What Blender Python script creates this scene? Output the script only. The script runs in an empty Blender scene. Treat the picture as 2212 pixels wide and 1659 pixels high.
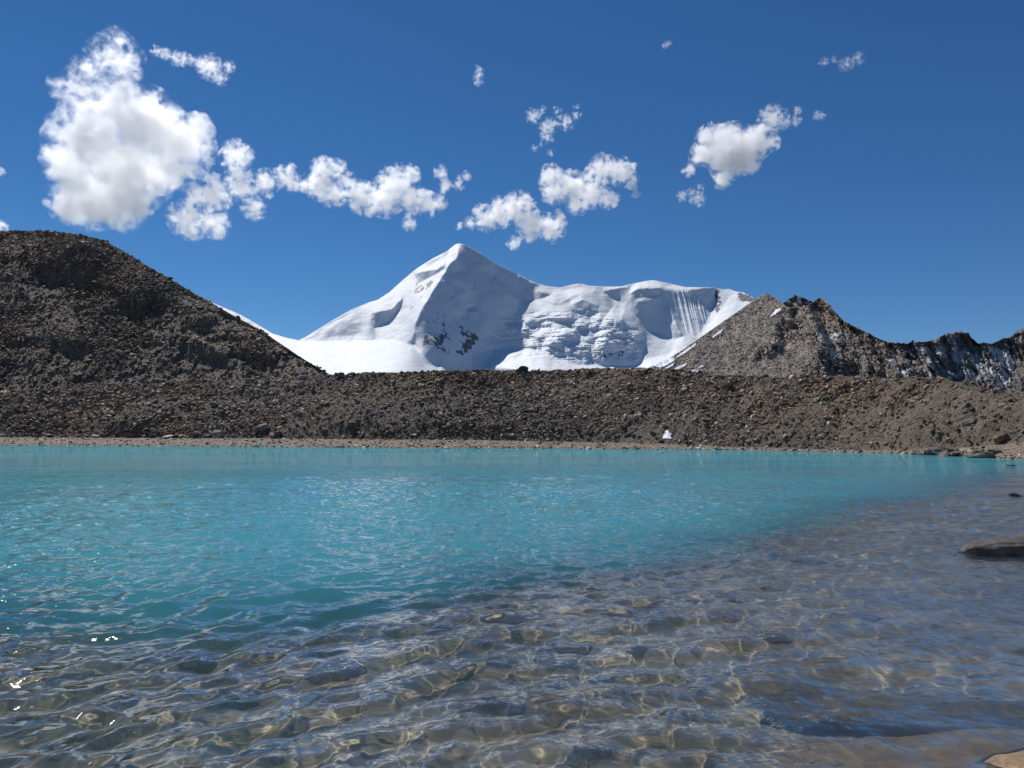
import bpy, bmesh, math, random
import numpy as np
from mathutils import Vector, Matrix

random.seed(7)
rng = np.random.default_rng(11)
scn = bpy.context.scene
COL = scn.collection
R = math.radians

# ------------------------------------------------------------------ camera, sky, sun, exposure
EYE = 1.70                       # metres above the lake
F = 1661.0                       # focal length in units of a 2212 px wide picture
HORIZON = 944.0
PITCH = math.atan((HORIZON - 829.5) / F)
cam = bpy.data.cameras.new('camera')
cam.sensor_width = 36.0
cam.lens = 36.0 * F / 2212.0
cam.clip_start = 0.05
cam.clip_end = 60000.0
camo = bpy.data.objects.new('camera', cam)
camo.location = (0, 0, EYE)
camo.rotation_euler = (math.pi / 2 + PITCH, 0, 0)
COL.objects.link(camo)
scn.camera = camo

SUN_AZ, SUN_EL = R(-36), R(54)   # azimuth from +Y towards +X
SDIR = Vector((math.sin(SUN_AZ) * math.cos(SUN_EL), math.cos(SUN_AZ) * math.cos(SUN_EL), math.sin(SUN_EL)))
sun = bpy.data.lights.new('sun', 'SUN')
sun.energy = 4.6
sun.angle = R(0.53)
sun.cycles.is_caustics_light = True        # sunlight bent by the ripples draws its own bright lines on the lake bed
sun.color = (1.0, 0.965, 0.91)
suno = bpy.data.objects.new('sun', sun)
suno.rotation_euler = (-SDIR).to_track_quat('-Z', 'Y').to_euler()
COL.objects.link(suno)

world = bpy.data.worlds.new('World')
scn.world = world
world.use_nodes = True
wn = world.node_tree
sky = wn.nodes.new('ShaderNodeTexSky')
sky.sky_type = 'NISHITA'
sky.sun_disc = False
sky.sun_elevation = SUN_EL
sky.sun_rotation = SUN_AZ
sky.altitude = 5000.0
sky.air_density = 1.4
sky.dust_density = 0.0
sky.ozone_density = 6.0
deep = wn.nodes.new('ShaderNodeHueSaturation')          # the thin, deep blue air of high altitude
deep.inputs['Saturation'].default_value = 1.18
deep.inputs['Value'].default_value = 1.0
wn.links.new(sky.outputs[0], deep.inputs['Color'])
wn.links.new(deep.outputs[0], wn.nodes['Background'].inputs['Color'])
wn.nodes['Background'].inputs['Strength'].default_value = 0.077

scn.view_settings.view_transform = 'Standard'
scn.view_settings.look = 'None'
scn.view_settings.exposure = 0.0
scn.view_settings.gamma = 1.0
cy = scn.cycles
cy.max_bounces = 14
cy.diffuse_bounces = 2
cy.glossy_bounces = 3
cy.transmission_bounces = 4
cy.volume_bounces = 12
cy.transparent_max_bounces = 10
cy.volume_max_steps = 256
cy.sample_clamp_indirect = 6.0
cy.sample_clamp_direct = 12.0
cy.use_denoising = True
cy.denoiser = 'OPENIMAGEDENOISE'

# ------------------------------------------------------------------ picture <-> place
def uv_dir(u, v):
    """direction (world) of a point read off the photograph"""
    u = np.asarray(u, float); v = np.asarray(v, float)
    xc = (u - 1106.0) / F; yc = (829.5 - v) / F
    c, s = math.cos(PITCH), math.sin(PITCH)
    return xc, c - yc * s, s + yc * c

def UV(u, v):
    """flat bearing coordinates: U = F tan(azimuth), V = F tan(elevation)"""
    x, y, z = uv_dir(u, v)
    return F * x / y, F * z / np.hypot(x, y)

def place(U, V, r):
    """point at horizontal range r"""
    az = np.arctan(np.asarray(U, float) / F)
    return r * np.sin(az), r * np.cos(az), EYE + r * np.asarray(V, float) / F

def line(pts):
    """traced line -> function V(U)"""
    a = np.array(pts, float)
    U, V = UV(a[:, 0], a[:, 1])
    return lambda q: np.interp(q, U, V)

def Z1(p): return [(0.3359 * x, 466.6 + 0.3359 * y) for x, y in p]
def Z2(p): return [(587.6 + 0.2344 * x, 501.2 + 0.2344 * y) for x, y in p]
def Z3(p): return [(1019.6 + 0.2734 * x, 570.3 + 0.2734 * y) for x, y in p]
def Z4(p): return [(1607.2 + 0.2734 * x, 604.9 + 0.2734 * y) for x, y in p]

# ------------------------------------------------------------------ noise and painting
def _hash(ix, iy, iz, seed):
    h = (ix.astype(np.int64) * 374761393 + iy.astype(np.int64) * 668265263 + iz.astype(np.int64) * 2147483647 + seed * 974634777) & 0xFFFFFFFF
    h = ((h ^ (h >> 13)) * 1274126177) & 0xFFFFFFFF
    h = ((h ^ (h >> 16)) * 2246822519) & 0xFFFFFFFF
    return ((h ^ (h >> 15)) & 0xFFFFFF) / float(0xFFFFFF)

def vnoise(x, y, z=0.0, seed=0):
    x = np.asarray(x, float); y = np.asarray(y, float); z = np.asarray(z, float) + 0 * x
    ix, iy, iz = np.floor(x), np.floor(y), np.floor(z)
    fx, fy, fz = x - ix, y - iy, z - iz
    fx, fy, fz = [f * f * f * (f * (f * 6 - 15) + 10) for f in (fx, fy, fz)]
    out = 0
    for dx in (0, 1):
        for dy in (0, 1):
            for dz in (0, 1):
                w = (fx if dx else 1 - fx) * (fy if dy else 1 - fy) * (fz if dz else 1 - fz)
                out = out + w * _hash(ix + dx, iy + dy, iz + dz, seed)
    return out * 2 - 1

def fbm(x, y, z=0.0, octaves=4, seed=0, gain=0.5, ridged=False):
    a, f, s, n = 1.0, 1.0, 0, 0
    for k in range(octaves):
        v = vnoise(x * f, y * f, np.asarray(z) * f, seed + 17 * k)
        if ridged: v = 1 - 2 * np.abs(v)
        s = s + a * v; n += a
        a *= gain; f *= 2.03
    return s / n

def smooth(a, b, x):
    t = np.clip((x - a) / (b - a), 0, 1)
    return t * t * (3 - 2 * t)

def inside(X, Y, poly):
    c = np.zeros(X.shape, bool)
    n = len(poly)
    for i in range(n):
        x1, y1 = poly[i]; x2, y2 = poly[(i + 1) % n]
        if y1 == y2: continue
        m = ((y1 > Y) != (y2 > Y)) & (X < (x2 - x1) * (Y - y1) / (y2 - y1) + x1)
        c ^= m
    return c

def blur(a, s, axis=None):
    if s <= 0: return a
    n = int(3 * s) + 1
    k = np.exp(-0.5 * (np.arange(-n, n + 1) / s) ** 2); k /= k.sum()
    for ax in ((0, 1) if axis is None else (axis,)):
        p = [(n, n) if i == ax else (0, 0) for i in range(2)]
        b = np.pad(a, p, mode='edge')
        a = sum(w * (b[i:i + a.shape[0], :] if ax == 0 else b[:, i:i + a.shape[1]]) for i, w in enumerate(k))
    return a

class Paint:
    """a chart over bearings, filled with soft-edged traced regions"""
    def __init__(s, u0, u1, v0, v1, step, base):
        (s.U0, _), (s.U1, _) = UV(u0, (v0 + v1) / 2), UV(u1, (v0 + v1) / 2)
        _, s.V1 = UV(1106, v0); _, s.V0 = UV(1106, v1)
        s.V1 *= 1.02
        s.step = step
        s.u = np.arange(s.U0, s.U1 + step, step); s.v = np.arange(s.V0, s.V1 + step, step)
        s.X, s.Y = np.meshgrid(s.u, s.v)
        s.jx = 2.2 * fbm(s.X / 14, s.Y / 14, octaves=3, seed=5); s.jy = 2.2 * fbm(s.X / 14, s.Y / 14, octaves=3, seed=6)
        s.a = np.full(s.X.shape, float(base))
    def mask(s, poly, soft=1.5, jit=1.0):
        p = np.array(poly, float)
        U, V = UV(p[:, 0], p[:, 1])
        return blur(inside(s.X + jit * s.jx, s.Y + jit * s.jy, list(zip(U, V))).astype(float), soft / s.step)
    def fill(s, poly, val, soft=1.5, jit=1.0, k=1.0):
        m = s.mask(poly, soft, jit) * k
        s.a = s.a * (1 - m) + val * m
    def at(s, U, V, a=None):
        a = s.a if a is None else a
        x = np.clip((U - s.U0) / s.step, 0, len(s.u) - 1.001); y = np.clip((V - s.V0) / s.step, 0, len(s.v) - 1.001)
        i, j = x.astype(int), y.astype(int); fx, fy = x - i, y - j
        return (a[j, i] * (1 - fx) + a[j, i + 1] * fx) * (1 - fy) + (a[j + 1, i] * (1 - fx) + a[j + 1, i + 1] * fx) * fy

# ------------------------------------------------------------------ mesh helpers
def mesh_from(name, verts, faces_flat, nper, mat, smooth_shade=True, cols=None, attrs=None):
    me = bpy.data.meshes.new(name)
    nv, nf = len(verts), len(faces_flat) // nper
    me.vertices.add(nv)
    me.vertices.foreach_set('co', np.ascontiguousarray(verts, np.float32).ravel())
    me.loops.add(nf * nper)
    me.loops.foreach_set('vertex_index', np.ascontiguousarray(faces_flat, np.int32))
    me.polygons.add(nf)
    me.polygons.foreach_set('loop_start', np.arange(0, nf * nper, nper, dtype=np.int32))
    me.polygons.foreach_set('use_smooth', np.full(nf, smooth_shade))
    if cols is not None:
        at = me.attributes.new('tint', 'FLOAT_COLOR', 'POINT')
        at.data.foreach_set('color', np.ascontiguousarray(np.c_[cols, np.ones(nv)], np.float32).ravel())
    for k, a in (attrs or {}).items():
        at = me.attributes.new(k, 'FLOAT', 'POINT')
        at.data.foreach_set('value', np.ascontiguousarray(a, np.float32).ravel())
    me.update(calc_edges=True)
    me.validate()
    if mat: me.materials.append(mat)
    return me

def grid_faces(ny, nx):
    i = np.arange(ny * nx).reshape(ny, nx)
    return np.stack([i[:-1, :-1], i[:-1, 1:], i[1:, 1:], i[1:, :-1]], -1).reshape(-1)

def grid_mesh(name, P, mat, attrs=None, cols=None, smooth_shade=True):
    ny, nx = P.shape[:2]
    return mesh_from(name, P.reshape(-1, 3), grid_faces(ny, nx), 4, mat, smooth_shade, cols, {k: a.reshape(-1) for k, a in (attrs or {}).items()})

def link(name, me, parent=None):
    o = bpy.data.objects.new(name, me)
    COL.objects.link(o)
    if parent: o.parent = parent
    return o

def struct(name, me):
    o = link(name, me); o['kind'] = 'structure'; return o

def tag(o, label, cat, group=None, kind=None):
    o['label'] = label; o['category'] = cat
    if group: o['group'] = group
    if kind: o['kind'] = kind
    return o

# ------------------------------------------------------------------ materials
class N:
    def __init__(s, name):
        s.m = bpy.data.materials.new(name); s.m.use_nodes = True
        s.t = s.m.node_tree; s.t.nodes.clear()
        s.out = s.new('ShaderNodeOutputMaterial')
    def new(s, typ, **kw):
        n = s.t.nodes.new(typ)
        for k, v in kw.items(): setattr(n, k, v)
        return n
    def put(s, sock, v):
        if hasattr(v, 'links') or isinstance(v, bpy.types.NodeSocket): s.t.links.new(v, sock)
        elif isinstance(v, (tuple, list)) and sock.type == 'RGBA' and len(v) == 3: sock.default_value = (*v, 1)
        else: sock.default_value = v
    def coord(s): return s.new('ShaderNodeTexCoord').outputs['Object']
    def scaled(s, vec, sc):
        n = s.new('ShaderNodeMapping'); s.put(n.inputs['Vector'], vec); n.inputs['Scale'].default_value = sc; return n.outputs[0]
    def noise(s, vec, scale, detail=4, rough=0.55, dist=0.0):
        n = s.new('ShaderNodeTexNoise'); s.put(n.inputs['Vector'], vec)
        n.inputs['Scale'].default_value = scale; n.inputs['Detail'].default_value = detail
        n.inputs['Roughness'].default_value = rough; n.inputs['Distortion'].default_value = dist
        return n.outputs['Fac']
    def math(s, op, a, b=0.0, c=None, clamp=False):
        n = s.new('ShaderNodeMath', operation=op, use_clamp=clamp); s.put(n.inputs[0], a); s.put(n.inputs[1], b)
        if c is not None: s.put(n.inputs[2], c)
        return n.outputs[0]
    def ramp(s, f, lo, hi, a=0.0, b=1.0):
        n = s.new('ShaderNodeMapRange', interpolation_type='SMOOTHSTEP'); s.put(n.inputs[0], f)
        for k, v in zip((1, 2, 3, 4), (lo, hi, a, b)): n.inputs[k].default_value = v
        return n.outputs[0]
    def mix(s, f, a, b, mode='MIX'):
        n = s.new('ShaderNodeMix', data_type='RGBA', blend_type=mode, clamp_factor=True)
        s.put(n.inputs[0], f); s.put(n.inputs[6], a); s.put(n.inputs[7], b); return n.outputs[2]
    def attr(s, name, out='Fac'):
        return s.new('ShaderNodeAttribute', attribute_name=name).outputs[out]
    def bump(s, h, strength=1.0, dist=1.0, normal=None, fw=None):
        n = s.new('ShaderNodeBump'); s.put(n.inputs['Height'], h)
        if fw is not None: n.inputs['Filter Width'].default_value = fw
        n.inputs['Strength'].default_value = strength; n.inputs['Distance'].default_value = dist
        if normal is not None: s.put(n.inputs['Normal'], normal)
        return n.outputs[0]
    def principled(s, col, rough=0.9, normal=None, spec=0.3, **kw):
        n = s.new('ShaderNodeBsdfPrincipled'); s.put(n.inputs['Base Color'], col); s.put(n.inputs['Roughness'], rough)
        n.inputs['Specular IOR Level'].default_value = spec
        if normal is not None: s.put(n.inputs['Normal'], normal)
        for k, v in kw.items(): s.put(n.inputs[k], v)
        s.t.links.new(n.outputs[0], s.out.inputs['Surface']); return n

def rock_material(name, grain=2.5, gloss=0.62, wet=False):
    n = N(name); c = n.coord()
    t = n.attr('tint', 'Color')
    f = n.noise(c, grain, 5, 0.65)
    col = n.mix(n.ramp(f, 0.3, 0.72), n.mix(1.0, t, (0.62, 0.60, 0.58), 'MULTIPLY'), n.mix(1.0, t, (1.28, 1.25, 1.2), 'MULTIPLY'))
    n.principled(col, gloss, n.bump(n.noise(c, grain * 3, 5, 0.65), 0.55, 0.10 / grain * 2), 0.22)
    return n.m

M_SCREE = rock_material('scree_rock', 1.6, 0.8)
M_STONE = rock_material('shore_stone', 7.0, 0.55)

def ground_material(name, a, b, c3, scale, bump_d, big=0.03):
    n = N(name); c = n.coord()
    f1 = n.noise(c, scale, 6, 0.7); f2 = n.noise(c, big, 4, 0.55); f3 = n.noise(c, scale * 3.1, 4, 0.7)
    col = n.mix(n.ramp(f1, 0.35, 0.68), a, b)
    col = n.mix(n.ramp(f2, 0.42, 0.64), col, n.mix(n.ramp(f1, 0.35, 0.68), c3, b))
    h = n.math('ADD', f1, n.math('MULTIPLY', f3, 0.45))
    n.principled(col, 0.85, n.bump(h, 0.9, bump_d), 0.25)
    return n.m

M_MORAINE = ground_material('moraine_earth', (0.100, 0.078, 0.060), (0.20, 0.160, 0.127), (0.13, 0.095, 0.068), 1.3, 0.55)
M_HILL = ground_material('hill_scree', (0.122, 0.101, 0.083), (0.235, 0.202, 0.172), (0.165, 0.123, 0.090), 0.9, 0.8)
M_BEACH = ground_material('beach_gravel', (0.12, 0.095, 0.072), (0.25, 0.205, 0.16), (0.14, 0.105, 0.078), 2.2, 0.12)
M_GROUND = ground_material('valley_floor', (0.07, 0.062, 0.055), (0.14, 0.125, 0.11), (0.08, 0.07, 0.06), 0.4, 0.4)

def snow_material():
    n = N('glacier_snow'); c = n.coord()
    rk = n.attr('rock')
    f = n.noise(c, 0.045, 6, 0.75)
    f2 = n.noise(n.scaled(c, (1, 1, 0.5)), 0.05, 5, 0.72)
    m = n.ramp(n.math('ADD', rk, n.math('MULTIPLY', n.math('SUBTRACT', f2, 0.5), 2.2)), 0.52, 0.60)
    rockc = n.mix(f, (0.09, 0.092, 0.10), (0.25, 0.25, 0.26))
    ice = n.attr('ice')
    sn = n.mix(ice, (0.82, 0.845, 0.88), (0.60, 0.69, 0.77))
    col = n.mix(m, sn, rockc)
    h = n.noise(c, 0.02, 7, 0.62)
    n.principled(col, 0.65, n.bump(h, 0.45, 14.0), 0.2)
    return n.m
M_SNOW = snow_material()

def crag_material():
    n = N('brown_crag'); c = n.coord()
    t = n.attr('tint', 'Color')
    f = n.noise(c, 0.09, 7, 0.7); f2 = n.noise(n.scaled(c, (1, 1, 0.5)), 0.05, 7, 0.74)
    col = n.mix(n.ramp(f, 0.32, 0.7), n.mix(1.0, t, (0.62, 0.6, 0.6), 'MULTIPLY'), n.mix(1.0, t, (1.3, 1.28, 1.25), 'MULTIPLY'))
    col = n.mix(n.ramp(n.noise(c, 0.55, 4, 0.75), 0.35, 0.66), n.mix(1.0, col, (0.66, 0.65, 0.64), 'MULTIPLY'), n.mix(1.0, col, (1.25, 1.24, 1.22), 'MULTIPLY'))
    sn = n.attr('snow')
    m = n.ramp(n.math('ADD', sn, n.math('MULTIPLY', n.math('SUBTRACT', f2, 0.5), 2.4)), 0.40, 0.66)
    col = n.mix(m, col, (0.78, 0.80, 0.83))
    h = n.noise(c, 0.14, 7, 0.7)
    n.principled(col, 0.8, n.bump(h, 0.9, 5.0), 0.25)
    return n.m
M_CRAG = crag_material()

def patch_material():
    n = N('old_snow'); c = n.coord()
    n.principled(n.mix(n.noise(c, 0.8, 4), (0.78, 0.80, 0.82), (0.86, 0.88, 0.90)), 0.6, n.bump(n.noise(c, 1.5, 5), 0.4, 0.2), 0.25)
    return n.m
M_PATCH = patch_material()

# ------------------------------------------------------------------ traced lines of the land
L_SHORE = line([(-900, 961), (0, 962), (500, 965), (900, 968), (1300, 970), (1600, 972.5), (1900, 978), (1985, 982), (2212, 993), (2700, 1040), (3400, 1150)])
L_BEACH = line([(-900, 945), (0, 944), (600, 947), (1000, 950), (1400, 957), (1650, 967), (1800, 971.5), (1930, 973), (2060, 967), (2212, 957), (2700, 950), (3400, 945)])
L_CREST = line([(-900, 830), (0, 850), (270, 829), (400, 821), (560, 817), (650, 815), (715, 808), (760, 805), (900, 803), (1000, 801), (1130, 798), (1300, 798),
                (1400, 799), (1480, 803), (1550, 810), (1650, 815), (1800, 815), (1900, 817), (2030, 818), (2100, 830), (2160, 843), (2212, 848), (2700, 850), (3400, 840)])
L_HILL = line([(-900, 620), (-400, 530), (0, 499), (60, 499), (120, 501), (180, 508), (225, 520), (260, 540), (300, 563), (350, 593), (400, 622), (450, 650), (500, 679), (560, 711),
               (600, 738), (650, 772), (700, 802), (730, 820), (800, 880)])

def r_shore(U): return np.clip(-EYE * F / np.minimum(L_SHORE(U), -3), 8, 400)
def r_beach(U): return r_shore(U) + np.interp(U, [-1300, 0, 300, 560, 720, 850, 1000, 1300, 3000], [24, 20, 10, 4, 2.5, 3, 9, 16, 10])
def z_beach(U): return np.maximum(EYE + r_beach(U) * L_BEACH(U) / F, 0.12)
def r_crest(U):
    th = np.tan(R(1) * np.interp(U, [-1100, -400, 0, 600, 1200], [25, 27, 30, 29, 28]))
    return (z_beach(U) - EYE - r_beach(U) * th) / (L_CREST(U) / F - th)

# ------------------------------------------------------------------ moraine and beach
def az_cols(lo, hi, step, wide=88):
    """bearings (U), dense between lo and hi, coarse out to the sides"""
    a = np.arange(lo, hi, step)
    side = np.tan(np.linspace(R(wide), math.atan(hi / F), 26)) * F
    left = -np.tan(np.linspace(R(wide), math.atan(-lo / F), 26)) * F
    return np.r_[left[:-1], a, side[::-1][1:]]

cU = az_cols(-1240, 1240, 1.9, 62)
nM = 260
t = np.linspace(0, 1, nM)[:, None]
rb, rc, zb, zc = r_beach(cU), r_crest(cU), z_beach(cU), EYE + r_crest(cU) * L_CREST(cU) / F
MR = rb + (rc - rb) * t
prof = t + 0.05 * np.sin(t * math.pi * 2) * np.interp(cU, [-900, -300, 300, 700], [0.6, 1.0, 0.5, -0.3])
MZ = zb + (zc - zb) * prof
az = np.arctan(cU / F)[None, :] + 0 * t
MX, MY = MR * np.sin(az), MR * np.cos(az)
env = smooth(0, 0.12, t) * (1 - 0.75 * smooth(0.86, 1.0, t))
MZ = MZ + env * (2.3 * fbm(MX / 21, MY / 15, octaves=3, seed=1) + 0.75 * fbm(MX / 5, MY / 5, octaves=3, seed=2, ridged=True) + 0.28 * fbm(MX / 1.4, MY / 1.4, octaves=2, seed=3))
MZ = MZ + 0.35 * smooth(0.86, 1, t) * fbm(MX / 3, MY / 3, octaves=3, seed=4)
MP = np.stack([MX, MY, MZ], -1)
# far side of the crest
tb = np.linspace(0, 1, 14)[1:, None]
rbk = rc + 60 * tb
zbk = MZ[-1] - 3.5 * smooth(0, .3, tb) - np.where(cU < -330, 0, 18) * tb
back = np.stack([rbk * np.sin(az[:1]), rbk * np.cos(az[:1]), zbk], -1)
# skirt under the beach line
fr = np.stack([(rb - 1.5) * np.sin(az[0]), (rb - 1.5) * np.cos(az[0]), zb - 0.6], -1)[None]
struct('moraine', grid_mesh('moraine', np.concatenate([fr, MP, back]), M_MORAINE))

bU = az_cols(-1240, 1240, 4, 62)
tt = np.linspace(-0.25, 1.15, 50)[:, None]
rs, rbb, zbb = r_shore(bU), r_beach(bU), z_beach(bU)
BR = rs + (rbb - rs) * tt
BA = np.arctan(bU / F)[None] + 0 * tt
BX, BY = BR * np.sin(BA), BR * np.cos(BA)
BZ = zbb * np.where(tt > 0, np.clip(tt, 0, None) ** 0.85, tt) + 0.10 * fbm(BX / 3, BY / 3, octaves=4, seed=9) * smooth(-0.1, 0.35, tt) - 0.03
BP = np.stack([BX, BY, BZ], -1)
struct('beach', grid_mesh('beach', BP, M_BEACH))

# ------------------------------------------------------------------ slopes built from traced steepness
def poisson(gu, gv, wu):
    """least-squares surface whose differences along columns are gv and along rows gu (weight wu)"""
    ny, nx = gv.shape[0] + 1, gu.shape[1] + 1
    d = np.zeros((ny, nx))
    d[:-1] += gv; d[1:] -= gv
    d[:, :-1] += wu * gu; d[:, 1:] -= wu * gu
    def dct2(a, ax):
        n = a.shape[ax]
        return np.fft.fft(np.concatenate([a, np.flip(a, ax)], ax), axis=ax).take(range(n), ax)
    ky, kx = np.arange(ny), np.arange(nx)
    ph = np.exp(-0.5j * math.pi * (ky[:, None] / ny))
    px = np.exp(-0.5j * math.pi * (kx[None] / nx))
    D = dct2(d, 0) * ph
    D = D.real
    D = (dct2(D, 1) * px).real
    den = (2 * np.cos(math.pi * ky / ny) - 2)[:, None] + wu * (2 * np.cos(math.pi * kx / nx) - 2)[None]
    den[0, 0] = 1; S = D / den; S[0, 0] = 0
    # inverse cosine transform by plain sums (grids are small)
    Cy = np.cos(math.pi * (np.arange(ny)[:, None] + 0.5) * ky[None] / ny); Cy[:, 0] *= 0.5
    Cx = np.cos(math.pi * (np.arange(nx)[:, None] + 0.5) * kx[None] / nx); Cx[:, 0] *= 0.5
    return Cy @ S @ Cx.T / (ny * nx)

def slope_land(U, Vb, Vr, r0, paint, rows, relief=None, wu=0.5, side=0.35):
    """a land form seen from its foot (Vb, range about r0) up to its skyline (Vr) whose steepness follows the chart"""
    t = np.linspace(0, 1, rows)[:, None]
    V = Vb + (Vr - Vb) * t
    UU = U[None] + 0 * V
    g = paint.step / F / np.maximum(np.tan(np.radians(paint.a)) - paint.Y / F, 0.05)
    gm = np.median(g)
    gv = 0.5 * (g[1:] + g[:-1])
    dd = np.clip(g - gm, -gm, 1.2 * gm)
    gu = -side * 0.5 * (dd[:, 1:] + dd[:, :-1])
    gu -= gu.mean()
    L = poisson(gu, gv, wu)
    Lg = paint.at(UU, V, L)
    base = Lg[0] if np.ndim(r0) == 0 else Lg[0:1]
    ref = np.median(Lg[0]) if np.ndim(r0) == 0 else blur(Lg[0:1], 3, axis=1)
    r = r0 * np.exp(Lg - ref)
    if relief is not None: r = r + relief(UU, V, r, t)
    X, Y, Z = place(UU, V, r)
    return np.stack([X, Y, Z], -1), UU, V, r

def add_back(P, depth, drop, n=8):
    """the far side, going down behind the skyline"""
    top = P[-1]
    d = top[:, :2] / np.linalg.norm(top[:, :2], axis=1)[:, None]
    out = []
    for k in range(1, n + 1):
        q = top.copy(); f = k / n
        q[:, :2] += d * depth * f; q[:, 2] -= drop * f ** 1.15
        out.append(q)
    return np.concatenate([P, np.array(out)])

# left scree hill
hU = np.r_[np.linspace(-2600, -1242, 70), np.arange(-1240, -300, 1.6)]
hp = Paint(-300, 760, 480, 870, 1.6, 33)
for poly, v in [
    (Z1([(230, 330), (420, 240), (480, 170), (600, 180), (640, 300), (620, 420), (700, 480), (560, 520), (480, 430), (260, 420)]), 66),
    (Z1([(20, 790), (180, 765), (420, 770), (540, 790), (600, 880), (520, 915), (430, 880), (200, 820), (60, 830)]), 74),
    (Z1([(700, 430), (900, 520), (950, 640), (900, 690), (800, 640), (760, 560)]), 66),
    (Z1([(940, 490), (1060, 500), (1300, 600), (1460, 700), (1480, 800), (1320, 760), (1120, 640), (960, 580)]), 58),
    (Z1([(1060, 800), (1300, 800), (1460, 900), (1500, 990), (1400, 960), (1240, 920), (1100, 850)]), 66),
    (Z1([(1480, 800), (1700, 830), (1770, 960), (1740, 1000), (1640, 980), (1560, 900)]), 64),
    (Z1([(1450, 700), (1640, 760), (1760, 800), (1700, 830), (1500, 800)]), 56),
    (Z1([(0, 150), (300, 140), (560, 150), (700, 200), (640, 215), (480, 180), (0, 215)]), 24),
    (Z1([(720, 190), (900, 300), (1200, 500), (1500, 660), (1740, 800), (2000, 960), (1900, 950), (1640, 800), (1400, 690), (1100, 510), (820, 320)]), 27),
    (Z1([(620, 760), (860, 800), (1200, 1010), (900, 1030), (640, 900)]), 31),
]:
    hp.fill(poly, v, 2.2, 2.5)
hp.a += 9 * fbm(hp.X / 40, hp.Y / 22, octaves=4, seed=21)
def hill_relief(U, V, r, t):
    X = U / F * r
    e = smooth(0, .08, t) * (1 - 0.7 * smooth(.93, 1, t))
    return e * (3.5 * fbm(X / 26, V * r / F / 22, octaves=4, seed=31, ridged=True) + 1.6 * fbm(X / 6, V * r / F / 4.5, octaves=4, seed=32, ridged=True))
HP, HU, HV, HR = slope_land(hU, np.minimum(L_CREST(hU), L_HILL(hU)) - 9, np.maximum(L_HILL(hU), L_CREST(hU) - 7), r_crest(hU) + 2.5, hp, 330, hill_relief, wu=0.25)
struct('hill', grid_mesh('hill', add_back(HP, 140, 95), M_HILL))

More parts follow.
